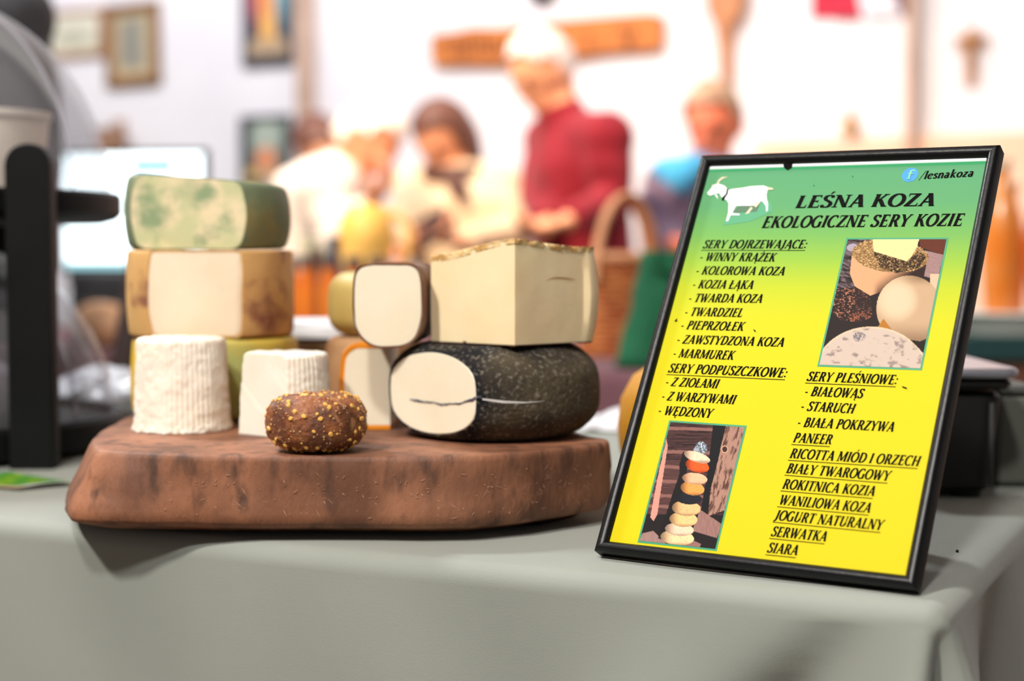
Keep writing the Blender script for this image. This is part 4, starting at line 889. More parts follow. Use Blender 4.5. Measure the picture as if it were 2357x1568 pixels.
amber = mat('jar_amber', srgb(232, 120, 30), 0.15, c2=srgb(246, 156, 60), scale=10, coat=0.5, sss=0.15); lidm = mat('jar_lid', srgb(96, 74, 66), 0.35, metal=0.3)
def jar(px, py_top, Y, r, label, m=amber, lm=lidm):
    t_ = at(px, py_top, Y); b = Vector((t_.x, Y, .801)); H = t_.z - .801
    j = thing('honey_jar', b, label, 'jar', 'amber jars on the neighbouring stall')
    mb = MB(); mb.lathe([(0, 0), (r * .9, 0), (r, .008), (r, H * .70), (r * .72, H * .84), (r * .72, H * .87), (0, H * .87)], b, 28); build('glass', mb, m, j, angle=35)
    mb = MB(); mb.lathe([(0, H * .87), (r * .8, H * .87), (r * .8, H * .99), (r * .74, H), (0, H)], b, 28); build('lid', mb, lm, j, angle=35)
for px, pt, Y, r, lab in ((706, 588, 3.22, .0195, 'amber jar with brown lid, leftmost of the row beside the left cheese stack'), (757, 588, 3.14, .0195, 'amber jar with brown lid, second from the left cheese stack'), (815, 590, 3.10, .0195, 'amber jar with brown lid, just above the pale olive wheel'), (726, 572, 3.40, .0195, 'darker amber jar standing behind the front row of jars'), (868, 592, 3.06, .0195, 'amber jar with brown lid, nearest the woman in cream'), (668, 590, 3.30, .0195, 'amber jar half hidden by the green marbled cheese')):
    jar(px, pt, Y, r, lab, amber if 'darker' not in lab else mat('jar_brown', srgb(110, 66, 40), 0.2, coat=.4))
# potted herb, blue bottle, yellow pitcher
hb = at(722, 590, 3.62); hb.z = .801; pot = thing('potted_herb', hb, 'green potted herb among the jars on the neighbouring stall', 'plant')
mb = MB(); mb.lathe([(0, 0), (.035, 0), (.045, .09), (.048, .09), (.048, .10), (.04, .10), (0, .095)], hb, 28); build('pot', mb, mat('pot_dark', srgb(48, 52, 60), 0.5), pot, angle=35)
leafm = mat('herb_leaf', srgb(70, 130, 50), 0.5, c2=srgb(98, 156, 60), scale=30)
mb = MB()
for k in range(90):
    a = random.uniform(0, 6.28); r = random.uniform(0, .05); z = random.uniform(.10, .22); c = hb + Vector((r * math.cos(a), r * math.sin(a), z)); d = Vector((math.cos(a), math.sin(a), random.uniform(.2, .8))).normalized(); s = d.cross(Vector((0, 0, 1))).normalized(); l = random.uniform(.015, .028)
    mb.add([c, c + d * l * .5 + s * l * .35, c + d * l, c + d * l * .5 - s * l * .35], [(0, 1, 2, 3)])
build('foliage', mb, leafm, pot, smooth=False, kind='stuff'); mb = MB()
for k in range(8):
    a = k * .8; mb.tube([hb + Vector((.008 * math.cos(a), .008 * math.sin(a), .09)), hb + Vector((.035 * math.cos(a), .035 * math.sin(a), .2))], [.002, .001], 5)
build('stem', mb, leafm, pot)
q = at(768, 545, 3.27); H = q.z - .801; q.z = .801; bt = thing('blue_bottle', q, 'dark blue bottle behind the amber jars', 'bottle')
mb = MB(); mb.lathe([(0, 0), (.026, 0), (.028, .01), (.028, H * .6), (.012, H * .78), (.011, H * .93), (0, H * .93)], q, 28); build('glass', mb, mat('glass_blue', srgb(40, 60, 96), 0.15, coat=.4), bt, angle=35); mb = MB(); mb.lathe([(0, H * .93), (.014, H * .93), (.014, H), (0, H)], q, 20); build('cap', mb, mat('cap_navy', srgb(30, 44, 70), 0.4), bt, angle=35)
q = at(842, 470, 3.45); H = q.z - .801; q.z = .801; yp = thing('yellow_pitcher', q, 'round yellow ceramic pitcher in front of the bending white-haired man', 'pitcher')
mb = MB(); mb.lathe([(0, 0), (.04, 0), (.046, .01), (.04, H * .35), (.05, H * .55), (.062, H * .74), (.055, H * .9), (.036, H), (.032, H), (.03, H * .9), (0, H * .88)], q, 36); build('body', mb, mat('pitcher_yellow', srgb(246, 204, 110), 0.4, c2=srgb(238, 186, 84), scale=8), yp, angle=50); mb = MB(); mb.tube(catmull([q + Vector((.04, 0, H * .95)), q + Vector((.09, 0, H * .85)), q + Vector((.085, 0, H * .6)), q + Vector((.048, 0, H * .5))], 6, False), .007, 8); build('handle', mb, mat('pitcher_yellow', srgb(246, 204, 110)), yp)
# wicker basket
wick = mat('wicker', srgb(176, 92, 44), 0.65, c2=srgb(206, 126, 66), scale=30, lo=.4, hi=.6, bump=.4, bscale=150); wick2 = mat('wicker_light', srgb(222, 160, 112), 0.6, c2=srgb(202, 134, 88), scale=30)
bkc = at(1424, 640, 3.02); bkc.z = .801; bsk = thing('wicker_basket', bkc, 'orange-brown wicker basket with an arched handle in front of the man in red', 'basket')
mb = MB()
for k in range(17):
    t = k / 16; R = .068 + .024 * t; mb.tube([bkc + Vector((R * math.cos(a) * (1 + .0), R * math.sin(a) * .85, .006 + .175 * t + .0015 * math.sin(a * 10 + k * math.pi))) for a in [2 * math.pi * i / 48 for i in range(49)]], .0062, 6, caps=False)
build('weave', mb, wick, bsk); mb = MB(); mb.lathe([(0, .002), (.066, .002), (.066, .006), (0, .006)], bkc, 32); build('bottom', mb, wick, bsk)
mb = MB(); mb.tube([bkc + Vector((.094 * math.cos(a), .08 * math.sin(a), .185)) for a in [2 * math.pi * i / 48 for i in range(49)]], .009, 8, caps=False); build('rim', mb, wick2, bsk)
mb = MB(); hx = at(1441, 448, 3.02).z - .801
mb.tube([bkc + Vector((.060 * math.cos(a) + .012, .075 * math.cos(a), .14 + (hx - .145) * math.sin(a))) for a in [math.pi * i / 24 for i in range(25)]], [(.014, .009)] * 25, 10, lat=None); build('handle', mb, wick2, bsk)
# green bag
gq = at(1545, 850, 2.72); gq.z = .801; gbag = thing('green_tote_bag', gq, 'dark green fabric bag standing half hidden behind the framed menu', 'bag')
gcl = mat('canvas_green', srgb(20, 104, 66), 0.85, c2=srgb(14, 84, 54), scale=6, bump=.3, bscale=90)
mb = MB(); n = 40; vs_ = []; rows = 14
for r in range(rows + 1):
    t = r / rows
    for i in range(n):
        a = 2 * math.pi * i / n; ex = .6; x = math.copysign(abs(math.cos(a)) ** ex, math.cos(a)) * (.095 - .035 * t); y = math.copysign(abs(math.sin(a)) ** ex, math.sin(a)) * (.05 - .02 * t); p = Vector((x + .012 * t, y, .002 + .195 * t)); p += Vector((.006 * mnoise.noise(p * 25), .006 * mnoise.noise(p * 25 + Vector((3, 0, 0))), 0)); vs_.append(gq + p)
mb.add(vs_, [(k*n+i, k*n+(i+1) % n, (k+1)*n+(i+1) % n, (k+1)*n+i) for k in range(rows) for i in range(n)] + [tuple(range(n))]); build('body', mb, gcl, gbag, angle=180, mods=[('SOLIDIFY', dict(thickness=.002))])
for s in (-1, 1):
    mb = MB(); mb.tube(catmull([gq + Vector((-.03, s * .028, .196)), gq + Vector((-.03, s * .055, .17)), gq + Vector((.02, s * .058, .15)), gq + Vector((.05, s * .028, .196))], 6, False), [(.009, .002)] * 19, 8); build('handle', mb, gcl, gbag)
# monitor
mq = at(305, 486, 3.55); mon = thing('monitor', Vector((mq.x, 3.58, .801)), 'bright computer monitor showing a white page, behind the display stand', 'monitor')
mwid, mh = 330 / F * 3.55, 262 / F * 3.55; MR = rotz(math.radians(-8))
mb = MB(); mb.box(mq + Vector((0, .02, 0)), (mwid + .02, .03, mh + .02), MR); build('housing', mb, blk, mon, smooth=False)
def scr(name, x0, x1, z0, z1, m, off):
    mb = MB(); p = lambda x, z: mq + MR @ Vector(((x - .5) * mwid, off, (.5 - z) * mh)); mb.add([p(x0, z1), p(x1, z1), p(x1, z0), p(x0, z0)], [(0, 1, 2, 3)]); return build(name, mb, m, mon, smooth=False)
e_w = mat('screen_white', (0, 0, 0, 1), 0.3, emit=(0.82, 0.97, 1.0, 1), estr=3.0); e_b = mat('screen_blue', (0, 0, 0, 1), 0.3, emit=(0.10, 0.42, 0.72, 1), estr=0.9); e_c = mat('screen_cyan', (0, 0, 0, 1), 0.3, emit=(0.45, 0.85, 0.92, 1), estr=1.1)
scr('screen', 0, 1, 0, 1, e_w, .003); scr('screen_banner', .5, .8, .05, .16, e_b, .0015); scr('screen_bar', 0, 1, .94, 1, e_c, .0015); scr('screen_strip', .0, .25, .60, .64, e_c, .0015)
mb = MB(); mb.box((mq.x, 3.59, (.82 + mq.z - mh / 2) / 2), (.05, .03, mq.z - mh / 2 - .80)); build('neck', mb, blk, mon, smooth=False); mb = MB(); mb.lathe([(0, 0), (.1, 0), (.1, .008), (.03, .016), (0, .016)], (mq.x, 3.59, .801), 32); build('foot', mb, blk, mon, angle=35)
bx_c = at(238, 700, 3.42); bx_c.z = .801; dbox = thing('dark_box', bx_c, 'dark grey cardboard box on the neighbouring stall below the monitor', 'box')
build('body', rbox(bx_c.x - .065, bx_c.x + .065, 3.40, 3.49, .801, .925, .004, 0, .002), mat('box_dark', srgb(52, 54, 58), 0.7), dbox, angle=35); build('lid', rbox(bx_c.x - .068, bx_c.x + .068, 3.397, 3.493, .9255, .952, .004, 0, .002), mat('box_dark_lid', srgb(66, 70, 76), 0.7), dbox, angle=35)
lo_c = at(232, 740, 3.30); lo_c.z = .8012; mb = MB(); mb.ball(lo_c + Vector((0, 0, .045)), (.062, .04, .047), n=40, m=24)
for v in mb.v:
    v += (v - lo_c - Vector((0, 0, .045))).normalized() * .004 * mnoise.noise(v * 30); v.z = max(v.z, lo_c.z)
build('bread_loaf', mb, mat('loaf_crust', srgb(214, 172, 136), 0.7, c2=srgb(196, 148, 108), scale=14, bump=.3, bscale=80), base=lo_c, angle=180, label='pale beige bread loaf in front of the dark box below the monitor', cat='bread')
# side counter with orange bottles
sq = at(2330, 775, 2.85); sd_t = thing('side_counter', Vector((sq.x + .12, 2.98, 0)), 'dark teal counter at the right behind the weighing scale', 'counter')
teal = mat('counter_teal', srgb(24, 66, 66), 0.7); zt = sq.z
mb = MB(); mb.box((sq.x + .12, 3.0, zt - .02), (.50, .34, .04)); build('counter_top', mb, teal, sd_t, smooth=False)
mb = MB(); mb.box((sq.x + .12, 3.0, (zt - .04) / 2 + .0005), (.46, .30, zt - .041)); build('cabinet', mb, mat('counter_wood', srgb(112, 70, 50), 0.7), sd_t, smooth=False)
tr_c = Vector((sq.x + .05, 2.97, zt + .0005)); mb = MB(); mb.lathe([(0, 0), (.10, 0), (.125, .036), (.13, .038), (.126, .042), (.10, .008), (0, .008)], tr_c, 48); build('enamel_tray', mb, mat('enamel_white', srgb(226, 224, 214), 0.3), base=tr_c, angle=35, label='white enamel tray on the teal counter under the orange bottles', cat='tray')
orm = mat('juice_orange', srgb(252, 138, 40), 0.2, c2=srgb(255, 168, 90), scale=9, coat=.4, sss=.2)
for k, (dx, dy, H, r, lab) in enumerate(((-.045, -.03, .31, .034, 'tall orange bottle, nearest the framed menu'), (.04, -.02, .33, .034, 'tall orange bottle, beside the right picture edge'), (-.005, .05, .27, .032, 'shorter orange bottle behind the two tall ones'))):
    b = tr_c + Vector((dx, dy, .0085)); j = thing('orange_bottle', b, lab + ' on the white enamel tray', 'bottle', 'orange bottles on the tray')
    mb = MB(); mb.lathe([(0, 0), (r * .6, 0), (r * .75, .01), (r, H * .35), (r * 1.05, H * .55), (r * .6, H * .8), (r * .38, H * .86), (r * .38, H * .94), (0, H * .94)], b, 28); build('glass', mb, orm, j, angle=40); mb = MB(); mb.lathe([(0, H * .94), (r * .46, H * .94), (r * .46, H), (0, H)], b, 20); build('cap', mb, mat('cap_cream', srgb(240, 214, 180), 0.5), j, angle=35)

# ------------------------------------------------------------------ things on the wall
def wpt(s, z, off): return WALL_P + WDIR * s + WN * off + Vector((0, 0, z))
def picture(name, label, cat, x0, y0, x1, y1, fw, fm, colfn, border=None, tilt=0.0):
    a, b = at_wall(x0, y1), at_wall(x1, y0); s0, s1 = (a - WALL_P).dot(WDIR), (b - WALL_P).dot(WDIR); za, zb = at_wall((x0 + x1) / 2, y1).z, at_wall((x0 + x1) / 2, y0).z
    cs, cz = (s0 + s1) / 2, (za + zb) / 2; w, h = s1 - s0, zb - za; ca, sn_ = math.cos(tilt), math.sin(tilt)
    P = lambda x, z, o: wpt(cs + x * ca - z * sn_, cz + x * sn_ + z * ca, o)
    t = thing(name, P(0, -h / 2, .01), label, cat)
    def rl(c0, c1, f):
        mb = MB(); pr = [(0, .001), (0, .022), (fw * .3, .028), (fw * .8, .02), (fw, .012), (fw, .001)]; k = len(pr); L = c1 - c0
        mb.add([f(c0 + q, q, o) for q, o in pr] + [f(c1 - q, q, o) for q, o in pr], [(i, (i + 1) % k, k + (i + 1) % k, k + i) for i in range(k)] + [tuple(range(k)), tuple(k + i for i in range(k))]); build('frame_rail', mb, fm, t, angle=40)
    rl(-w/2, w/2, lambda s, q, o: P(s, -h/2 + q, o)); rl(-w/2, w/2, lambda s, q, o: P(s, h/2 - q, o)); rl(-h/2, h/2, lambda s, q, o: P(-w/2 + q, s, o)); rl(-h/2, h/2, lambda s, q, o: P(w/2 - q, s, o))
    nx, ny = 30, 44; mb = MB(); X, Y = np.meshgrid(np.linspace(0, 1, nx + 1), np.linspace(0, 1, ny + 1)); X, Y = X.ravel(), Y.ravel()
    mb.v = [P((x - .5) * (w - fw), (.5 - y) * (h - fw), .010) for x, y in zip(X, Y)]; W_ = nx + 1; mb.f = [(j*W_+i, (j+1)*W_+i, (j+1)*W_+i+1, j*W_+i+1) for j in range(ny) for i in range(nx)]; mb.m = [0] * len(mb.f)
    o = build('canvas', mb, paint_mat('canvas_print', .6), t, smooth=False); C = colfn(X, Y); ta = o.data.color_attributes.new('print', 'FLOAT_COLOR', 'POINT'); ta.data.foreach_set('color', np.column_stack([C, np.ones(len(C))]).astype(np.float32).ravel())
brown_f = mat('frame_brown', srgb(138, 96, 52), 0.5, c2=srgb(112, 74, 38), scale=20); dark_f = mat('frame_dark', srgb(52, 52, 60), 0.5); thin_f = mat('frame_thin', srgb(176, 122, 84), 0.5)
def pa(x, y):
    C = np.tile(lin((190, 172, 138)), (len(x), 1)); m = (x > .2) & (x < .8) & (y > .13) & (y < .83); put(C, m, lin((150, 146, 132))); put(C, m & (x < .55) & (y > .2) & (y < .75), lin((122, 124, 122)), fbm(x * 4, y * 6, 3)); return C
def pb(x, y): C = np.tile(lin((222, 220, 204)), (len(x), 1)); put(C, (y > .35) & (x > .1), lin((172, 172, 150)), sstep(.3, .6, fbm(x * 4, y * 4, 8)) * .8); return C
def pc(x, y):
    C = np.tile(lin((60, 72, 88)), (len(x), 1)); put(C, x < .36, lin((176, 84, 104)), sstep(.75, .3, y)); put(C, (x > .3) & (x < .68), lin((226, 172, 96))); put(C, x > .66, lin((120, 170, 186)), sstep(.8, .2, y)); put(C, y > .76, lin((176, 152, 124))); put(C, y > .92, lin((70, 70, 76))); put(C, inell(x, y, .5, .3, .1, .25) < 1, lin((214, 110, 70)), .7); return C
def pd(x, y):
    C = np.tile(lin((112, 128, 122)), (len(x), 1)); put(C, inell(x, y, .5, .3, .35, .3) < 1, lin((176, 188, 176)), .8); put(C, x < .2, lin((52, 62, 62)), .8); put(C, inell(x, y, .5, .66, .24, .22) < 1, lin((212, 142, 104))); put(C, y > .82, lin((182, 160, 120)), .9); put(C, (y > .8) & (x < .25), lin((214, 176, 96))); put(C, (x > .8) & (y > .3), lin((70, 84, 86)), .7); return C
picture('brown_framed_picture', 'brown-framed picture with beige mount on the white wall', 'picture', 250, 8, 370, 200, .045, brown_f, pa, tilt=math.radians(1))
picture('pale_framed_picture', 'pale picture in a thin wooden frame, beside the brown-framed picture', 'picture', 108, 24, 242, 134, .022, thin_f, pb)
picture('colourful_picture', 'dark-framed colourful painting cut off at the top, left of the wall strip', 'picture', 564, -90, 676, 152, .028, dark_f, pc)
picture('figure_picture', 'dark-framed painting with an orange figure, below the colourful painting', 'picture', 560, 266, 672, 425, .022, dark_f, pd)
# wooden plaque
plq = thing('wooden_plaque', at_wall(1265, 120, .02), 'long rough wooden plaque hung high on the white wall', 'plaque'); pm = mat('plaque_wood', srgb(206, 124, 50), 0.6, c2=srgb(176, 98, 36), scale=9, stretch=(1, 1, 5), bump=.3, bscale=40, c3=srgb(112, 58, 24), scale3=14, lo3=.55, hi3=.7)
top = [(1000, 82), (1060, 74), (1090, 66), (1160, 66), (1280, 50), (1400, 40), (1500, 32), (1528, 38), (1532, 70)]; bot = [(1526, 112), (1500, 116), (1400, 122), (1300, 140), (1180, 150), (1060, 149), (1002, 150)]
out = [at_wall(x, y, .012) for x, y in top + bot]; mb = MB(); n = len(out); vs_ = out + [p + WN * .03 for p in out]
mb.add(vs_, [tuple(range(n)), tuple(n + i for i in range(n))] + [(i, (i + 1) % n, n + (i + 1) % n, n + i) for i in range(n)]); build('plank', mb, pm, plq, smooth=False)
for x in list(range(1046, 1170, 17)) + [1355, 1440, 1452]:
    mb = MB(); y0 = 112 - (x - 1000) * .055; c = at_wall(x, y0, .0425); r = rotz(WYAW); mb.box(c, (.011 + .006 * random.random(), .002, .055 + .03 * random.random()), r @ Matrix.Rotation(random.uniform(-.3, .3), 3, 'Y'))
    build('carved_mark', mb, mat('carving_dark', srgb(110, 58, 24), 0.8), plq, smooth=False)
# big wooden spoon, banner, crucifix, small items
orn = thing('wooden_ladle', at_wall(1672, 190, .02), 'large carved wooden ladle hung bowl upward on the wall', 'ladle'); om = mat('ladle_wood', srgb(196, 140, 100), 0.6, c2=srgb(170, 112, 74), scale=12)
mb = MB(); mb.ball(at_wall(1672, -10, .04), (.075, .025, .115), rotz(WYAW), 28, 18); build('bowl', mb, om, orn); mb = MB(); mb.tube([at_wall(1672, 20, .03), at_wall(1670, 55, .03), at_wall(1669, 110, .028), at_wall(1672, 190, .026)], [.040, .036, .024, .020], 14); build('handle', mb, om, orn)
ban = thing('wall_banner', at_wall(1975, 0, .01), 'red and white cloth banner at the top edge of the wall', 'banner')
def strip(name, xs, m):
    (xa, xb, yb0, yb1, xa2, xb2) = xs; mb = MB()
    def fn(u, v):
        x = xa + (xb - xa) * u; x2 = xa2 + (xb2 - xa2) * u; y = -170 + (yb0 + (yb1 - yb0) * u + 170) * v; return at_wall(x2 + (x - x2) * v, y, .015 + .008 * math.sin(u * 7 + xa) * v)
    mb.grid(fn, 16, 20); build(name, mb, m, ban, angle=180, mods=[('SOLIDIFY', dict(thickness=.003))])
strip('red_panel', (1869, 1984, 42, 40, 1866, 1945), mat('banner_red', srgb(186, 34, 62), 0.8)); strip('white_panel', (1984, 2074, 40, 36, 1945, 2010), mat('banner_white', srgb(222, 218, 228), 0.8)); strip('dark_panel', (2074, 2092, 36, 34, 2010, 2092), mat('banner_purple', srgb(96, 56, 74), 0.8))
cf = thing('crucifix', at_wall(2237, 198, .01), 'small wooden crucifix on the wall right of the corner strip', 'crucifix'); cm = mat('crucifix_wood', srgb(176, 136, 112), 0.6); cs_ = (at_wall(2237, 130) - WALL_P).dot(WDIR)
zt_, zb_ = at_wall(2237, 66).z, at_wall(2237, 196).z; mb = MB(); mb.box(wpt(cs_, (zt_ + zb_) / 2, .012), (.034, .016, zt_ - zb_), rotz(WYAW)); build('upright', mb, cm, cf, smooth=False); za_ = at_wall(2237, 97).z; mb = MB(); mb.box(wpt(cs_, za_, .0125), (.10, .017, .034), rotz(WYAW)); build('crossbar', mb, cm, cf, smooth=False)
mb = MB(); fz = za_; mb.ball(wpt(cs_, fz + .012, .034), (.014, .014, .018)); mb.tube([wpt(cs_, fz, .03), wpt(cs_, fz - .05, .03), wpt(cs_ + .004, fz - .10, .03)], [.016, .014, .007], 10); mb.tube([wpt(cs_ - .045, fz + .012, .026), wpt(cs_, fz - .004, .03), wpt(cs_ + .045, fz + .012, .026)], .006, 8); build('corpus', mb, mat('corpus_brass', srgb(170, 120, 70), 0.4), cf)
q = at_wall(1962, 308, .0); bl = thing('brass_wall_bell', q, 'tiny brass bell hung on the wall above the framed menu', 'bell'); mb = MB(); mb.lathe([(0, 0), (.030, 0), (.026, .02), (.018, .045), (.008, .062), (0, .064)], q + WN * .034, 24); build('body', mb, mat('brass', srgb(150, 108, 40), 0.35, metal=.6), bl, angle=50); mb = MB(); mb.tube([q + WN * .034 + Vector((0, 0, .06)), q + WN * .012 + Vector((0, 0, .085)), q + Vector((0, 0, .085)) + WN * .0005], .004, 8); build('hook', mb, mat('brass', srgb(150, 108, 40)), bl)
q = at_wall(1254, 10, .0); hk = thing('wooden_rosette', q, 'dark wooden ornament at the top edge above the plaque', 'ornament'); mb = MB(); mb.ball(q + WN * .022 + Vector((0, 0, .05)), (.06, .02, .055), rotz(WYAW)); build('boss', mb, dark_f, hk); mb = MB(); mb.ball(q + WN * .042 + Vector((0, 0, .05)), (.025, .012, .025), rotz(WYAW)); build('knob', mb, brown_f, hk)
q = at_wall(278, 352, .0); wb = thing('wall_pocket', q, 'small brown wicker pocket on the wall above the monitor', 'basket'); mb = MB(); mb.lathe([(0, 0), (.04, 0), (.065, .09), (.07, .1), (.06, .1), (.05, .05), (0, .01)], q + WN * .075, 28); build('body', mb, mat('wicker_dull', srgb(168, 130, 104), 0.8), wb, angle=50); mb = MB(); mb.box(q + WN * .006 + Vector((0, 0, .07)), (.06, .01, .14), rotz(WYAW)); build('back_plate', mb, mat('wicker_dull', srgb(168, 130, 104)), wb, smooth=False)
# ------------------------------------------------------------------ people
def skin_m(name, c): return mat(name, c, 0.5, sss=0.15, c2=tuple(k * .9 for k in c[:3]) + (1,), scale=20)
def hand(mb, wr, d, palm_n, size=1.0, curl=0.5):
    d = Vector(d).normalized(); pn = Vector(palm_n); pn = (pn - d * pn.dot(d)).normalized(); s = d.cross(pn)
    M = mesh_frame(s, d, pn); mb.ball(wr + d * .045 * size, (.040 * size, .050 * size, .016 * size), M, 14, 10)
    for k, (off, L) in enumerate(((-.028, .070), (-.009, .080), (.010, .076), (.028, .060))):
        p = wr + d * .082 * size + s * off * size; pts = [p - d * .02, p]; ang = 0
        for sg in (.42, .33, .25):
            ang += curl * .9; dd = d * math.cos(ang) - pn * math.sin(ang); p = p + dd * L * sg * size; pts.append(p)
        mb.tube(pts, [.0095 * size, .0095 * size, .0088 * size, .0082 * size, .0068 * size], 8)
        mb.ball(pts[-1], .0068 * size, n=8, m=6)
    p = wr + d * .02 * size - s * .030 * size; q1 = p + (d * .6 - s * .75 - pn * .3).normalized() * .036 * size; q2 = q1 + (d * .9 - s * .25 - pn * .4).normalized() * .030 * size
    mb.tube([p + s * .012, p, q1, q2], [.012 * size, .0125 * size, .0105 * size, .008 * size], 8); mb.ball(q2, .008 * size, n=8, m=6)
def person(label, head, face, neck, chest, pelvis, lat, arms, top_m, bot_m, skn, hair_m, hair='short', head_up=(0, 0, 1), sw=0.19, scale=1.0, extra=None):
    """world-space joints; arms: [(shoulder, elbow, wrist, hand_dir), ...]; lat: left-to-right shoulder axis"""
    head, neck, chest, pelvis = Vector(head), Vector(neck), Vector(chest), Vector(pelvis); lat = Vector(lat).normalized()
    f = Vector(face).normalized(); up = Vector(head_up); up = (up - f * up.dot(f)).normalized(); sd = f.cross(up); HM = mesh_frame(sd, f, up); s = scale
    base = Vector((pelvis.x, pelvis.y, 0)); t = thing('person', base, label, 'person')
    mb = MB(); bd = MB()
    # head: skull, jaw, nose, brow, lips, ears
    mb.ball(head + up * .012 * s, (.076 * s, .096 * s, .108 * s), HM, 24, 18); mb.ball(head + f * .028 * s - up * .050 * s, (.056 * s, .062 * s, .066 * s), HM, 20, 14); mb.ball(head + f * .066 * s - up * .096 * s, (.026 * s, .022 * s, .02 * s), HM, 12, 8)
    mb.tube([head + f * .088 * s + up * .012 * s, head + f * .104 * s - up * .022 * s, head + f * .092 * s - up * .034 * s], [.009 * s, .014 * s, .011 * s], 8); mb.tube([head + f * .084 * s + up * .026 * s - sd * .04 * s, head + f * .094 * s + up * .028 * s, head + f * .084 * s + up * .026 * s + sd * .04 * s], .009 * s, 8)
    mb.tube([head + f * .074 * s - up * .062 * s - sd * .02 * s, head + f * .088 * s - up * .060 * s, head + f * .074 * s - up * .062 * s + sd * .02 * s], .0075 * s, 8)
    for e in (-1, 1): mb.ball(head + sd * e * .077 * s - f * .012 * s - up * .01 * s, (.010 * s, .020 * s, .032 * s), HM, 10, 8)
    mb.tube([head - up * .05 * s - f * .02 * s, neck, chest + (neck - chest) * .55], [.052 * s, .056 * s, .07 * s], 14)
    dep = lat.cross((neck - chest).normalized())
    spine = [pelvis - Vector((0, 0, .06)), pelvis, pelvis.lerp(chest, .5), chest, chest.lerp(neck, .55)]
    mb.tube(spine, [(.13 * s, .10 * s), (.155 * s, .115 * s), (.14 * s, .105 * s), (.165 * s, .115 * s), (.11 * s, .075 * s)], 20, lat=lat)
    bd.tube(spine, [(.16 * s, .13 * s), (.178 * s, .14 * s), (.168 * s, .135 * s), (.190 * s, .140 * s), (.14 * s, .10 * s)], 24, lat=lat); bd.tube([chest.lerp(neck, .4), neck.lerp(head, .22)], [.085 * s, .068 * s], 16)
    for sh, el, wr, hd in arms:
        sh, el, wr = Vector(sh), Vector(el), Vector(wr); mb.tube([chest.lerp(neck, .35), sh, el, wr], [.07 * s, .052 * s, .040 * s, .026 * s], 12); mb.ball(el, .04 * s); hand(mb, wr, hd, (0, 0, -1) if abs(Vector(hd).normalized().z) < .9 else (0, -1, 0), s, .55)
        cuff = el.lerp(wr, .94); bd.tube([chest.lerp(neck, .35), sh, sh.lerp(el, .5), el, cuff], [.10 * s, .078 * s, .068 * s, .060 * s, .044 * s], 14); bd.ball(sh, .078 * s); bd.ball(el, .060 * s)
    lg = MB()
    for e in (-1, 1):
        hip = pelvis + lat * e * .085 * s - Vector((0, 0, .05)); kn = Vector((hip.x, hip.y, .48)) + Vector((f.x, f.y, 0)) * .03; an = Vector((hip.x, hip.y, .085)); fd = Vector((f.x, f.y, 0)).normalized()
        mb.tube([hip, kn, an], [.085 * s, .058 * s, .040 * s], 12); mb.tube([an - fd * .04 - Vector((0, 0, .04)), an + fd * .06 - Vector((0, 0, .045)), an + fd * .15 - Vector((0, 0, .06))], [.038, .038, .024], 10)
        lg.tube([hip + Vector((0, 0, .1)), kn, an + Vector((0, 0, .015))], [.108 * s, .080 * s, .068 * s], 14); lg.ball(hip + Vector((0, 0, .02)), .105 * s)
    lg.tube([pelvis - Vector((0, 0, .08)), pelvis + Vector((0, 0, .02))], [(.150 * s, .125 * s), (.165 * s, .128 * s)], 20, lat=lat)
    rm = lambda v: [('REMESH', dict(mode='VOXEL', voxel_size=v, use_smooth_shade=True)), ('SMOOTH', dict(factor=.5, iterations=4))]
    build('body', mb, skn, t, smooth=False, mods=rm(.0075)); build('top_garment', bd, top_m, t, smooth=False, mods=rm(.013)); build('trousers', lg, bot_m, t, smooth=False, mods=rm(.016))
    for e in (-1, 1):
        ey = MB(); ey.ball(head + f * .083 * s + sd * e * .031 * s + up * .010 * s, .0115 * s, n=12, m=8); build('eye', ey, mat('eye_dark', srgb(46, 36, 32), 0.3), t)
    # hair: a shell over the skull, open at the face
    hm = MB(); pf = []
    rx, ry, rz = .084 * s, .104 * s, .117 * s
    nh, mh_ = 36, 26; vs = []; keep = []
    for j in range(mh_ + 1):
        for i in range(nh):
            th = math.pi * j / mh_; a = 2 * math.pi * i / nh; d = Vector((math.sin(th) * math.sin(a), math.sin(th) * math.cos(a), math.cos(th)))
            low = -.25 if hair != 'bob' else -2
            if hair == 'bob':
                ok = not (d.y > .42 and d.z < .52); dd = Vector((d.x * rx * 1.10, d.y * ry * 1.06, d.z * rz * (1.04 if d.z > 0 else 1.75)))
                if d.z < -.1: dd.y -= .01
                ok = ok and not (d.z < -.93)
            elif hair == 'bald': ok = (d.z > .30 - .1 * d.y or d.y < .0) and d.z > -.45 and not (d.y > .55 and d.z < .62); dd = Vector((d.x * rx, d.y * ry, d.z * rz))
            else: ok = not (d.y > .35 and d.z < .50) and d.z > -.5 and not (abs(d.x) > .75 and d.y > -.05 and d.z < .1); dd = Vector((d.x * rx * 1.03, d.y * ry * 1.02, d.z * rz * 1.03))
            dd *= 1 + .03 * mnoise.noise(d * 5)
            vs.append(head + up * .012 * s + HM @ dd); keep.append(ok)
    fs = []
    for j in range(mh_):
        for i in range(nh):
            q = (j*nh+i, j*nh+(i+1) % nh, (j+1)*nh+(i+1) % nh, (j+1)*nh+i)
            if sum(keep[k] for k in q) >= 3: fs.append(q)
    hm.add(vs, fs); hb_ = hm.bm(); bmesh.ops.remove_doubles(hb_, verts=hb_.verts, dist=1e-5); bmesh.ops.delete(hb_, geom=[v for v in hb_.verts if not v.link_faces], context='VERTS')
    build('hair', hb_, hair_m, t, angle=180, mods=[('SOLIDIFY', dict(thickness=.005, offset=.2))])
    return t
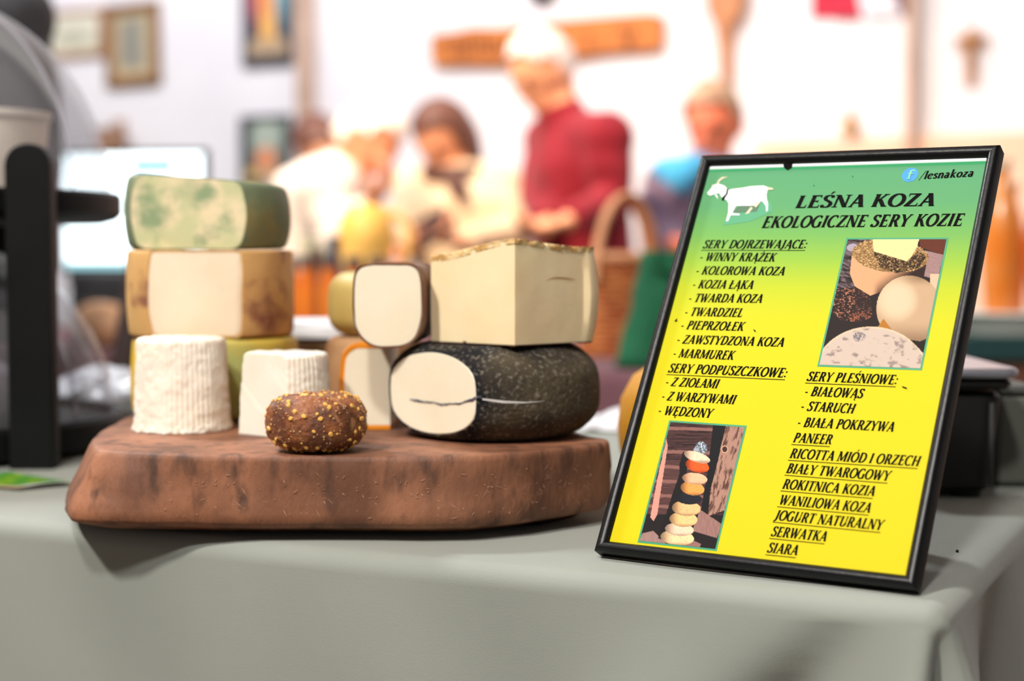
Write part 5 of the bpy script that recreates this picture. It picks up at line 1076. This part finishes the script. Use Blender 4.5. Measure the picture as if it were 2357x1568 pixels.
jeans = mat('trousers_dark', srgb(50, 50, 60), 0.9, c2=srgb(40, 40, 50), scale=8)
def fab(name, c, c2=None): return mat(name, srgb(*c), 0.9, c2=srgb(*(c2 or tuple(int(k * .88) for k in c))), scale=7, bump=.3, bscale=40, bdist=.006, sheen=.1)
Yr = 4.6
P = lambda x, y, Y: at(x, y, Y)
# man in red
person('person in a dark red high-necked sweater with white hair, looking down to the side', P(1252, 166, Yr), (-.72, -.45, -.52), P(1292, 262, Yr), P(1330, 372, Yr), P(1345, 630, Yr), (-.35, .94, 0),
       [(P(1398, 318, Yr - .17), P(1408, 470, Yr - .2), P(1300, 512, Yr - .36), (-.9, -.3, -.2)), (P(1262, 325, Yr + .14), P(1240, 450, Yr + .08), P(1262, 520, Yr - .2), (-.4, -.8, -.3))],
       fab('sweater_red', (146, 8, 34), (120, 6, 28)), jeans, skin_m('skin_a', srgb(238, 172, 130)), mat('hair_white', srgb(236, 228, 224), 0.7, c2=srgb(206, 196, 194), scale=30), 'bald', scale=1.0)
# woman in cream
Yw = 5.0
tw = person('brown-haired person in a cream jacket and dark scarf, looking down at a wallet', P(1022, 318, Yw), (-.52, -.62, -.58), P(1052, 392, Yw), P(1062, 470, Yw), P(1066, 690, Yw), (-.85, .52, 0) if False else (.86, -.3, 0),
       [(P(1150, 430, Yw - .02), P(1185, 545, Yw - .12), P(1056, 556, Yw - .34), (-.85, -.4, .1)), (P(952, 435, Yw + .05), P(918, 560, Yw - .12), P(958, 548, Yw - .36), (.8, -.4, .1))],
       fab('jacket_cream', (236, 216, 184), (226, 202, 164)), jeans, skin_m('skin_b', srgb(236, 168, 128)), mat('hair_brown', srgb(104, 62, 44), 0.55, c2=srgb(80, 46, 34), scale=30), 'bob', scale=.97)
scm = fab('scarf_brown', (92, 60, 50)); sm_ = MB()
nk = P(1048, 398, Yw); sm_.tube([nk + Vector((.080 * math.cos(a), .075 * math.sin(a), .012 * math.sin(a))) for a in [2 * math.pi * i / 24 for i in range(25)]], .030, 10, caps=False); sm_.tube(catmull([P(1040, 400, Yw - .08), P(1052, 425, Yw - .15), P(1068, 450, Yw - .165)], 6, False), [.03] * 6 + [.026] * 6 + [.012], 10)
build('scarf', sm_, scm, tw, label='dark brown scarf')
wl = P(1000, 522, Yw - .42); wal = thing('wallet', wl, 'dark brown wallet in the hands of the person in the cream jacket', 'wallet'); WM = Matrix.Rotation(math.radians(-28), 3, 'Y'); wm = mat('wallet_leather', srgb(74, 50, 50), 0.6)
mb = MB(); mb.box(wl, (.110, .012, .078), WM); build('cover', mb, wm, wal, smooth=False, mods=[('BEVEL', dict(width=.004, segments=2))]); mb = MB(); mb.box(wl + Vector((0, .0072, 0)), (.080, .0018, .060), WM); build('inner_page', mb, mat('wallet_lining', srgb(120, 96, 88), 0.7), wal, smooth=False)
# bending white-haired man
Yb = 4.7
person('person in a white shirt with white hair, bending forward over the stall', P(842, 325, Yb), (.66, -.34, -.66), P(800, 385, Yb), P(742, 452, Yb), P(672, 660, Yb), (.25, .97, 0),
       [(P(748, 440, Yb - .19), P(772, 560, Yb - .24), P(856, 470, Yb - .30), (.5, -.2, .8)), (P(778, 408, Yb + .16), P(838, 520, Yb + .08), P(872, 560, Yb - .2), (.6, -.5, -.4))],
       fab('shirt_white', (240, 234, 226), (232, 222, 210)), jeans, skin_m('skin_c', srgb(232, 158, 116)), mat('hair_cream', srgb(246, 238, 226), 0.7, c2=srgb(230, 220, 206), scale=30), 'short', head_up=(.5, 0, .85))
# grey-haired person in lilac with a blue scarf
Yg = 4.75
tg = person('person in a lilac-grey coat and bright blue scarf with grey-blond hair', P(1642, 285, Yg), (-.40, -.80, -.30), P(1634, 372, Yg), P(1608, 470, Yg), P(1604, 690, Yg), (.95, -.25, 0),
       [(P(1712, 430, Yg), P(1735, 560, Yg - .1), P(1640, 590, Yg - .3), (-.8, -.4, 0)), (P(1538, 425, Yg + .05), P(1522, 560, Yg - .1), P(1590, 600, Yg - .3), (.7, -.6, 0))],
       fab('coat_lilac', (128, 108, 128), (106, 88, 110)), jeans, skin_m('skin_d', srgb(232, 128, 92)), mat('hair_grey_blond', srgb(196, 168, 138), 0.6, c2=srgb(150, 116, 92), scale=25), 'short')
sm_ = MB(); nk = P(1612, 392, Yg); sm_.tube([nk + Vector((.10 * math.cos(a) - .01, .085 * math.sin(a), .012 * math.sin(a))) for a in [2 * math.pi * i / 24 for i in range(25)]], .036, 10, caps=False); sm_.tube(catmull([P(1600, 385, Yg - .1), P(1570, 400, Yg - .16), P(1548, 430, Yg - .16)], 6, False), .045, 10); build('scarf', sm_, fab('scarf_blue', (70, 178, 232)), tg, label='bright blue scarf')
# brown-haired person mostly hidden
Yh = 5.45
person('person with brown hair mostly hidden behind the bending white-haired man', P(730, 340, Yh), (-.3, .6, -.5), P(736, 420, Yh), P(736, 500, Yh), P(736, 700, Yh), (1, .1, 0),
       [(P(828, 450, Yh), P(842, 560, Yh), P(800, 640, Yh - .1), (-.4, -.2, -.8)), (P(650, 450, Yh), P(636, 560, Yh), P(650, 640, Yh - .1), (.2, -.2, -.9))], fab('jumper_taupe', (150, 130, 118)), jeans, skin_m('skin_e', srgb(228, 170, 136)), mat('hair_brown', srgb(104, 62, 44)), 'short', scale=.95)
# person in dark grey close behind the stand
Yk = 3.02; sx_ = -1.125
person('person in a dark grey jacket standing behind the display stand, head out of frame', (sx_ + .02, Yk - .03, 1.66), (.3, -.9, -.2), (sx_, Yk, 1.50), (sx_, Yk, 1.36), (sx_, Yk, .98), (1, 0, 0),
       [((sx_ + .20, Yk, 1.43), (sx_ + .235, Yk - .02, 1.16), (sx_ + .17, Yk - .24, 1.01), (-.5, -.8, -.1)), ((sx_ - .20, Yk, 1.43), (sx_ - .26, Yk, 1.16), (sx_ - .16, Yk - .22, 1.04), (.4, -.8, 0))], fab('jacket_charcoal', (66, 64, 68), (52, 50, 54)), jeans, skin_m('skin_f', srgb(206, 140, 110)), mat('hair_dark', srgb(50, 40, 36), 0.6), 'short')
